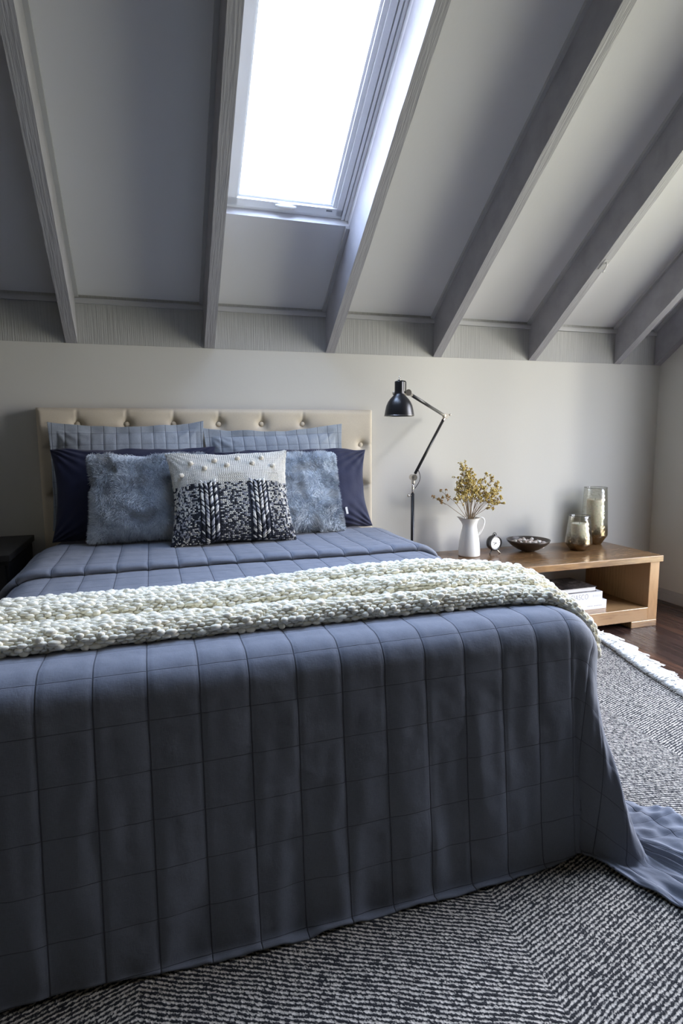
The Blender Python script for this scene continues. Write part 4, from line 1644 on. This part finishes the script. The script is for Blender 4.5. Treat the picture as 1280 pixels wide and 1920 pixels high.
for ti, tip in enumerate(tips):
    tipv = Vector(tip)
    base_p = Vector((rf_.uniform(-0.018, 0.018), rf_.uniform(-0.018, 0.018), -0.09))
    mouth = Vector((tip[0] * 0.13 + rf_.uniform(-0.010, 0.010), tip[1] * 0.2 + rf_.uniform(-0.014, 0.014), 0.088))
    mid = mouth.lerp(tipv, 0.5) + Vector((rf_.uniform(-0.01, 0.01), rf_.uniform(-0.01, 0.01), 0.012))
    mb = MB()
    path = [base_p, mouth, mid, tipv]
    mb.tube(path, [0.0016, 0.0016, 0.0012, 0.0008], 6)
    nb = rf_.randint(10, 14) if ti not in (10, 11) else 6
    spots = [tipv]
    for b_ in range(nb):
        q_ = rf_.uniform(0.48, 0.98)
        st = mouth.lerp(tipv, q_) if q_ > 0.5 else mid
        dirv = (tipv - mouth).normalized()
        side_ = Vector((rf_.uniform(-1, 1), rf_.uniform(-1, 1), rf_.uniform(-0.3, 0.9))).normalized()
        en = st + (dirv * 0.6 + side_) * rf_.uniform(0.010, 0.026)
        mb.tube([st, (st + en) / 2 + Vector((0, 0, 0.002)), en], [0.0008, 0.0007, 0.0006], 5)
        spots.append(en)
    sprig = mb.build('sprig', M_STEM, bq, smooth=True)
    P_, A_, B_, K_, CC_ = [], [], [], [], []
    warm = ti in (10, 11)
    for sp_ in spots:
        for k in range(rf_.randint(9, 14)):
            o_ = Vector((rf_.gauss(0, 1), rf_.gauss(0, 1), rf_.gauss(0, 1))).normalized() * rf_.uniform(0.003, 0.0085)
            P_.append(np.array(sp_ + o_))
            r_ = rf_.uniform(0.0018, 0.0040)
            ax = Vector((rf_.gauss(0, 1), rf_.gauss(0, 1), rf_.gauss(0, 1))).normalized()
            bx3 = ax.orthogonal().normalized()
            cx3 = ax.cross(bx3)
            A_.append(np.array(ax) * r_ * 1.3)
            B_.append(np.array(bx3) * r_)
            K_.append(np.array(cx3) * r_ * 0.7)
            tone = rf_.random()
            if warm:
                CC_.append((0.42, 0.24, 0.10) if tone < 0.6 else (0.30, 0.22, 0.08))
            elif tone < 0.42:
                CC_.append((0.62, 0.50, 0.18))
            elif tone < 0.72:
                CC_.append((0.50, 0.36, 0.07))
            elif tone < 0.88:
                CC_.append((0.82, 0.76, 0.48))
            else:
                CC_.append((0.26, 0.15, 0.07))
    Vb, Fb = blobs(P_, A_, B_, K_, 6, 4)
    link('flower_head', Vb, Fb, M_BLOOM, sprig, smooth=True, colors=np.repeat(np.array(CC_), len(Vb) // len(P_), axis=0))

# ------------------------------------------------------------------ small clock
ck = empty('clock', (1.757, 2.735, TZ), math.radians(8))
tag(ck, 'small round black table clock with white dial and two feet beside the jug', 'clock')
CZ, CR = 0.060, 0.0415
RX = Matrix.Translation((0, 0, CZ)) @ Matrix.Rotation(PI / 2, 4, 'X')     # local z -> -y
mb = MB()
mb.lathe([(0.0005, -0.028), (0.030, -0.028), (0.038, -0.022), (CR, -0.012), (CR, 0.010), (CR - 0.002, 0.014), (CR - 0.007, 0.015), (CR - 0.009, 0.010), (0.0005, 0.009)], 48, RX)
mb.build('case', M_BLACKM, ck, smooth=True)
mb = MB()
mb.lathe([(CR + 0.0005, 0.006), (CR + 0.001, 0.010), (CR - 0.001, 0.0155), (CR - 0.003, 0.0155)], 48, RX)
mb.build('bezel', mat('gunmetal', (0.10, 0.10, 0.11), 0.25, 1.0), ck, smooth=True)
mb = MB()
mb.lathe([(0.0003, 0.0115), (CR - 0.009, 0.0115), (CR - 0.009, 0.010)], 40, RX)
dial = mb.build('dial', mat('dial_white', (0.85, 0.85, 0.84), 0.4), ck)
mb = MB()
for k in range(12):
    a = 2 * PI * k / 12
    M = RX @ Matrix.Rotation(a, 4, 'Z')
    mb.box((-0.0006, 0.024, 0.0116), (0.0006, 0.029, 0.0121), 0, M)
mb.build('hour_mark', M_BLACKM, dial)
mb = MB()
mb.box((-0.0012, -0.004, 0.0122), (0.0012, 0.016, 0.0128), 0, RX @ Matrix.Rotation(math.radians(-235), 4, 'Z'))
mb.box((-0.0009, -0.005, 0.0130), (0.0009, 0.024, 0.0135), 0, RX @ Matrix.Rotation(math.radians(76), 4, 'Z'))
mb.lathe([(0.003, 0.0136), (0.003, 0.0145), (0.0003, 0.0147)], 16, RX)
mb.build('hand', M_BLACKM, dial)
for sg in (-1, 1):
    mb = MB()
    mb.tube([(sg * 0.018, -0.002, CZ - CR + 0.006), (sg * 0.023, -0.003, 0.014), (sg * 0.031, -0.006, 0.0045), (sg * 0.036, -0.007, 0.004)],
            [0.0042, 0.0032, 0.003, 0.0036], 10)
    mb.ball((sg * 0.034, -0.007, 0.004), 0.004, 10, 6)
    mb.build('foot', M_BLACKM if sg < 0 else M_CHROME, ck, smooth=True)
mb = MB()
mb.tube([(0.0125 * math.cos(PI * k / 12), 0, CZ + CR - 0.002 + 0.017 * math.sin(PI * k / 12)) for k in range(13)], 0.0020, 8)
mb.ball((0, 0, CZ + CR + 0.003), 0.005, 10, 6)
mb.build('carry_ring', M_BLACKM, ck, smooth=True)

# ------------------------------------------------------------------ bowl with pebbles
M_BOWL = mat('dark_bronze', (0.11, 0.095, 0.085), 0.35, 0.75)
t = NT(M_BOWL)
t.bump(t.noise(t.coord(), 60, 3), 0.15, 0.002)
bw = empty('bowl', (1.975, 2.735, TZ))
tag(bw, 'shallow dark metal bowl of pale stones on the low table', 'bowl')
mb = MB()
outp = [(0.0005, 0.0), (0.030, 0.0), (0.034, 0.002), (0.062, 0.014), (0.092, 0.033), (0.112, 0.052), (0.1185, 0.064), (0.1175, 0.0655)]
inp = [(0.1155, 0.0635), (0.109, 0.053), (0.089, 0.036), (0.060, 0.018), (0.030, 0.007), (0.0005, 0.006)]
mb.lathe(outp + inp, 64)
mb.build('shell', M_BOWL, bw, smooth=True)
stone_cols = [(0.62, 0.56, 0.50), (0.72, 0.69, 0.64), (0.42, 0.33, 0.27), (0.55, 0.47, 0.42)]
stone_m = []
for i, c in enumerate(stone_cols):
    m = paint('pale_stone', c, 0.7, 0.4, 120, 0.12)
    stone_m.append(m)
stone_meshes = []
for i in range(4):
    mb = MB()
    mb.ball((0, 0, 0), 0.0105, 10, 7, (1.15, 0.85, 0.7))
    mb.v = [tuple(Vector(v) * (1 + 0.35 * noise.noise(Vector(v) * 110 + Vector((i * 9, 0, 0))))) for v in mb.v]
    o = mb.build('pebble', stone_m[i], None, smooth=True)
    stone_meshes.append(o)
rs = random.Random(3)
placed = []
first = {}
tries = 0
levels = [(0.018, 0.055), (0.032, 0.078), (0.047, 0.090), (0.058, 0.062)]
for zl, rmax in levels:
    cnt = 0
    while cnt < {0.018: 9, 0.032: 18, 0.047: 26, 0.058: 12}[zl] and tries < 20000:
        tries += 1
        a, r_ = rs.uniform(0, 2 * PI), rmax * math.sqrt(rs.random())
        p = Vector((bw.location.x + r_ * math.cos(a), bw.location.y + r_ * math.sin(a), TZ + zl + rs.uniform(-0.002, 0.003)))
        if all((p - q_).length > 0.0155 for q_ in placed):
            placed.append(p)
            cnt += 1
for i, p in enumerate(placed):
    k = rs.randrange(4)
    if k not in first:
        o = stone_meshes[k]
        first[k] = True
    else:
        o = stone_meshes[k].copy()
        COL.objects.link(o)
    o.location = p
    o.rotation_euler = (rs.uniform(-0.6, 0.6), rs.uniform(-0.6, 0.6), rs.uniform(0, 6.28))
    tag(o, 'small pale stone heaped in the dark metal bowl', 'stone', 'stones in the dark bowl')

# ------------------------------------------------------------------ glass hurricane vases with candles
def mercury(name, z_lo, z_hi, seed):
    """clear smoky glass turning into hammered bronze mirror at the bottom"""
    m = bpy.data.materials.new(name)
    m.use_nodes = True
    t = NT(m)
    tr = m.node_tree
    out = [n_ for n_ in tr.nodes if n_.type == 'OUTPUT_MATERIAL'][0]
    t.b.inputs['Base Color'].default_value = (0.36, 0.27, 0.16, 1)
    t.b.inputs['Metallic'].default_value = 0.95
    t.b.inputs['Roughness'].default_value = 0.22
    v = t.coord()
    ham = t.noise(v, 95, 2)
    vo_ = t.n('ShaderNodeTexVoronoi')
    vo_.inputs['Scale'].default_value = 75
    t.l(v, vo_.inputs['Vector'])
    bp = t.bump(vo_.outputs['Distance'], 0.35, 0.004)
    gl = tr.nodes.new('ShaderNodeBsdfGlossy')
    gl.inputs['Roughness'].default_value = 0.04
    tr.links.new(bp, gl.inputs['Normal'])
    tp_ = tr.nodes.new('ShaderNodeBsdfTransparent')
    tp_.inputs[0].default_value = (0.93, 0.93, 0.90, 1)
    lw = tr.nodes.new('ShaderNodeLayerWeight')
    lw.inputs[0].default_value = 0.45
    fac = t.math('MULTIPLY_ADD', lw.outputs['Facing'], 0.32, 0.03, clamp=True)
    mg = tr.nodes.new('ShaderNodeMixShader')
    t.l(fac, mg.inputs[0])
    t.l(tp_.outputs[0], mg.inputs[1])
    t.l(gl.outputs[0], mg.inputs[2])
    sp_ = t.n('ShaderNodeSeparateXYZ')
    t.l(v, sp_.inputs[0])
    mr = t.n('ShaderNodeMapRange')
    mr.inputs[1].default_value = z_hi
    mr.inputs[2].default_value = z_lo
    mr.clamp = True
    t.l(sp_.outputs[2], mr.inputs[0])
    f_ = t.math('ADD', mr.outputs[0], t.math('MULTIPLY', t.math('SUBTRACT', ham, 0.5), 0.5), clamp=True)
    ms = tr.nodes.new('ShaderNodeMixShader')
    t.l(t.math('MULTIPLY', f_, 0.96), ms.inputs[0])
    t.l(mg.outputs[0], ms.inputs[1])
    t.l(t.b.outputs[0], ms.inputs[2])
    t.l(ms.outputs[0], out.inputs['Surface'])
    return m


def hurricane(x, y, outp, th, m, label, cr, ch, cz, clabel):
    root = empty('hurricane_vase', (x, y, TZ))
    tag(root, label, 'vase', 'glass hurricane vases')
    inn = [(max(0.0005, r - th), max(z, 0.006)) for r, z in outp[::-1] if z > 0.0]
    # rounded lip
    lip = [(outp[-1][0] - th / 2, outp[-1][1] + 0.001)]
    mb = MB()
    mb.lathe(outp + lip + inn[0:] + [(0.0005, 0.006)], 56)
    o_ = mb.build('glass_body', m, root, smooth=True)
    mb = MB()
    mb.lathe([(outp[-1][0] + 0.0004, outp[-1][1] - 0.0012), (outp[-1][0] + 0.0006, outp[-1][1] + 0.0008), (outp[-1][0] - th, outp[-1][1] + 0.0012),
              (outp[-1][0] - th - 0.0004, outp[-1][1] - 0.001)], 56)
    mb.build('rim', mat('smoky_rim', (0.13, 0.13, 0.13), 0.2), root, smooth=True)
    c = empty('pillar_candle', (x, y, TZ + cz))
    tag(c, clabel, 'candle', 'cream pillar candles')
    mb = MB()
    mb.lathe([(0.0005, 0), (cr, 0), (cr, ch - 0.004), (cr - 0.003, ch), (cr - 0.008, ch - 0.001), (0.012, ch - 0.004), (0.0005, ch - 0.005)], 40)
    mb.build('wax', M_WAX, c, smooth=True)
    mb = MB()
    mb.tube([(0, 0, ch - 0.006), (0.0005, 0, ch + 0.003), (0.002, 0, ch + 0.008)], 0.0009, 6)
    mb.build('wick', M_BLACKM, c)


small_p = [(0.0005, 0.0), (0.040, 0.0), (0.043, 0.002), (0.070, 0.033), (0.0725, 0.039), (0.0722, 0.046), (0.068, 0.09), (0.062, 0.145), (0.0565, 0.195)]
big_p = [(0.0005, 0.0), (0.040, 0.0), (0.043, 0.002), (0.074, 0.050), (0.0770, 0.058), (0.0768, 0.068), (0.074, 0.14), (0.069, 0.24), (0.0640, 0.335)]
hurricane(2.258, 2.668, small_p, 0.0022, mercury('bronze_fade_glass', 0.015, 0.095, 1), 'smaller glass hurricane vase with bronze base, in front of the taller one',
          0.042, 0.125, 0.026, 'cream candle inside the smaller hurricane vase')
hurricane(2.470, 2.793, big_p, 0.0022, mercury('bronze_fade_glass_tall', 0.015, 0.125, 2), 'taller glass hurricane vase with bronze base, nearest the wall corner',
          0.046, 0.225, 0.040, 'cream candle inside the taller hurricane vase')

# ------------------------------------------------------------------ black articulated floor lamp
lp = empty('floor_lamp', (1.241, 2.680, RZ * 0))
tag(lp, 'black metal floor lamp with jointed arm and bell shade beside the bed', 'lamp')
L0 = Vector(lp.location)
mb = MB()
mb.lathe([(0.0005, 0.0), (0.098, 0.0), (0.100, 0.004), (0.098, 0.012), (0.060, 0.018), (0.014, 0.024), (0.012, 0.05), (0.0005, 0.05)], 48)
mb.build('base', M_BLACKM, lp, smooth=True)
mb = MB()
mb.tube([(0, 0, 0.03), (0, 0, 0.745)], 0.0088, 20)
mb.build('pole', M_BLACKM, lp, smooth=True)
mb = MB()
mb.tube([(0, 0, 0.74), (0, 0, 0.80)], 0.0058, 16)
mb.build('inner_pole', M_CHROME, lp, smooth=True)
mb = MB()
mb.tube([(-0.004, 0, 0.735), (-0.020, 0, 0.735)], 0.004, 10)
mb.ball((-0.024, 0, 0.735), 0.0085, 14, 8, (0.7, 1, 1))
mb.build('height_knob', M_CHROME, lp, smooth=True)
J = Vector((1.243, 2.680, 0.826)) - L0
E_ = Vector((1.478, 2.795, 1.135)) - L0
SJ = Vector((1.086, 2.405, 1.222)) - L0
mb = MB()
mb.tube([J + Vector((0, -0.016, 0)), J + Vector((0, 0.016, 0))], 0.0155, 22)
mb.tube([J + Vector((0, -0.026, 0)), J + Vector((0, -0.016, 0))], 0.0065, 14)
mb.tube([J + Vector((0, 0, -0.030)), J], 0.009, 14)
smooth_by_angle(mb.build('lower_joint', M_CHROME, lp))
mb = MB()
mb.tube([J + (E_ - J) * 0.06, E_ - (E_ - J) * 0.03], 0.0073, 16)
mb.build('lower_arm', M_BLACKM, lp, smooth=True)
mb = MB()
d_ = (E_ - J).normalized()
mb.tube([E_ + Vector((0.002, -0.014, 0)), E_ + Vector((0.002, 0.014, 0))], 0.0135, 20)
mb.tube([E_ - Vector((0.0, 0, 0)), E_ + Vector((0.024, -0.004, 0.006))], 0.004, 10)
mb.ball(E_ + Vector((0.026, -0.004, 0.007)), 0.006, 10, 6)
mb.tube([E_, E_ - d_ * 0.03], 0.0085, 14)
d2 = (SJ - E_).normalized()
mb.tube([E_, E_ + d2 * 0.03], 0.0085, 14)
smooth_by_angle(mb.build('elbow_joint', M_CHROME, lp))
mb = MB()
mb.tube([E_ + d2 * 0.02, SJ - d2 * 0.035], 0.0078, 16)
mb.build('upper_arm', M_BLACKM, lp, smooth=True)
mb = MB()
mb.tube([SJ - d2 * 0.045, SJ - d2 * 0.012], 0.0085, 14)
mb.tube([SJ + Vector((0.0, -0.010, 0)), SJ + Vector((0.0, 0.010, 0))], 0.014, 20)
mb.tube([SJ, SJ + Vector((-0.020, 0, 0.002))], 0.0045, 10)
smooth_by_angle(mb.build('shade_joint', M_CHROME, lp))
SC = Vector((1.0435, 2.40, 1.120)) - L0
mb = MB()
so = [(0.0655, 0.0), (0.0655, 0.004), (0.0640, 0.012), (0.0620, 0.024), (0.0575, 0.044), (0.0500, 0.061), (0.0400, 0.075), (0.0300, 0.085), (0.0235, 0.092),
      (0.0212, 0.098), (0.0208, 0.105), (0.0208, 0.146), (0.0195, 0.150), (0.010, 0.153), (0.0005, 0.154)]
si = [(0.0005, 0.100), (0.019, 0.096), (0.028, 0.083), (0.038, 0.073), (0.048, 0.059), (0.0555, 0.043), (0.060, 0.024), (0.0635, 0.0)]
mb.lathe(so + si, 56, Matrix.Translation(SC))
mb.build('lamp_shade', M_BLACKM, lp, smooth=True)
mb = MB()
mb.lathe([(0.0645, -0.001), (0.0668, 0.0005), (0.0660, 0.003), (0.0640, 0.003)], 56, Matrix.Translation(SC))
mb.build('shade_rim', mat('brushed_rim', (0.25, 0.24, 0.23), 0.3, 1.0), lp, smooth=True)
mb = MB()
c = SC
mb.tube([c + Vector((0.006, -0.004, 0.152)), c + Vector((0.026, -0.004, 0.150)), c + Vector((0.0285, -0.004, 0.146)), c + Vector((0.0285, -0.004, 0.100)), c + Vector((0.030, 0, 0.098))], 0.0026, 8)
mb.build('yoke', M_BLACKM, lp, smooth=True)
mb = MB()
mb.tube([c + Vector((0, 0, 0.152)), c + Vector((0, 0, 0.160))], 0.007, 14)
mb.tube([c + Vector((0, 0, 0.158)), c + Vector((0.001, 0, 0.172))], 0.0028, 10)
mb.ball(c + Vector((-0.028, 0, 0.098)), 0.008, 12, 8, (0.6, 1, 1))
mb.build('switch', M_CHROME, lp, smooth=True)
mb = MB()
pts = []
for k in range(15):
    q_ = k / 14
    pts.append(J + Vector((0.020 + 0.020 * math.sin(PI * q_) * 1.0 - 0.016 * q_, -0.012, 0.040 - 0.095 * q_)))
mb.tube(pts, 0.0019, 8)
mb.build('cable', M_BLACKM, lp, smooth=True)
mb = MB()
mb.lathe([(0.0005, 0.052), (0.018, 0.052), (0.027, 0.065), (0.028, 0.078), (0.018, 0.094), (0.013, 0.10)], 24, Matrix.Translation(SC))
mb.v = [(x, y, z - 0.02) for x, y, z in mb.v]
mb.build('bulb', mat('frosted_bulb', (0.8, 0.8, 0.78), 0.3), lp, smooth=True)

# ------------------------------------------------------------------ black bedside table at the left
ns_ = empty('bedside_table', (-0.76, 2.60, 0))
tag(ns_, 'black bedside table at the left edge beside the headboard', 'bedside table')
mb = MB()
mb.box((-0.24, -0.20, 0.580), (0.24, 0.28, 0.606), 0.003)
mb.build('tabletop', M_BLACKW, ns_)
mb = MB()
mb.box((-0.23, -0.18, 0.12), (0.23, 0.27, 0.580), 0.002)
mb.build('cabinet', M_BLACKW, ns_)
for zz in (0.14, 0.36):
    mb = MB()
    mb.box((-0.22, -0.192, zz), (0.22, -0.18, zz + 0.205), 0.002)
    d3 = mb.build('drawer', M_BLACKW, ns_)
    mb = MB()
    mb.ball((0, -0.203, zz + 0.10), 0.011, 12, 8)
    mb.build('knob', M_CHROME, d3, smooth=True)
for sx_ in (-0.21, 0.21):
    for sy_ in (-0.16, 0.25):
        mb = MB()
        mb.box((sx_ - 0.015, sy_ - 0.015, 0), (sx_ + 0.015, sy_ + 0.015, 0.12))
        mb.build('leg', M_BLACKW, ns_)

# ------------------------------------------------------------------ small clear hook on a beam
hk = empty('clear_hook', (0, 0, 0))
tag(hk, 'small clear plastic hook stuck to the underside of a ceiling beam', 'hook')
HB = BEAM_X0 + 4 * BEAM_DX
M_CLEAR = mat('clear_plastic', (0.62, 0.62, 0.62), 0.25, 0.0, Alpha=0.5)
ss_ = 0.535


def under(x, s, n):
    """point below the underside of the beams"""
    return Vector((x, D - s * CA - (SA * -BEAM_N) - n * SA, Z2 + s * SA + BEAM_N * CA - n * CA))


# find the slope position whose beam underside passes closest to the photo's hook
hk.location = under(HB + 0.030, ss_, 0.0)
mb = MB()
o0 = Vector(hk.location)


def ub(mb, x0, x1, s0, s1, n0, n1):
    vs = [under(x, s, n) - o0 for n in (n1, n0) for s in (s0, s1) for x in (x0, x1)]
    mb.add(vs, [(0, 2, 3, 1), (4, 5, 7, 6), (0, 1, 5, 4), (2, 6, 7, 3), (0, 4, 6, 2), (1, 3, 7, 5)])


ub(mb, HB + 0.014, HB + 0.044, ss_ - 0.028, ss_ + 0.028, 0.0008, 0.005)
mb.build('backplate', M_CLEAR, hk)
mb = MB()
mb.tube([under(HB + 0.029, ss_ + 0.010, 0.004) - o0, under(HB + 0.029, ss_ + 0.008, 0.016) - o0, under(HB + 0.029, ss_ - 0.008, 0.022) - o0,
         under(HB + 0.029, ss_ - 0.022, 0.020) - o0, under(HB + 0.029, ss_ - 0.026, 0.028) - o0], 0.005, 10)
mb.build('hook_arm', M_CLEAR, hk, smooth=True)
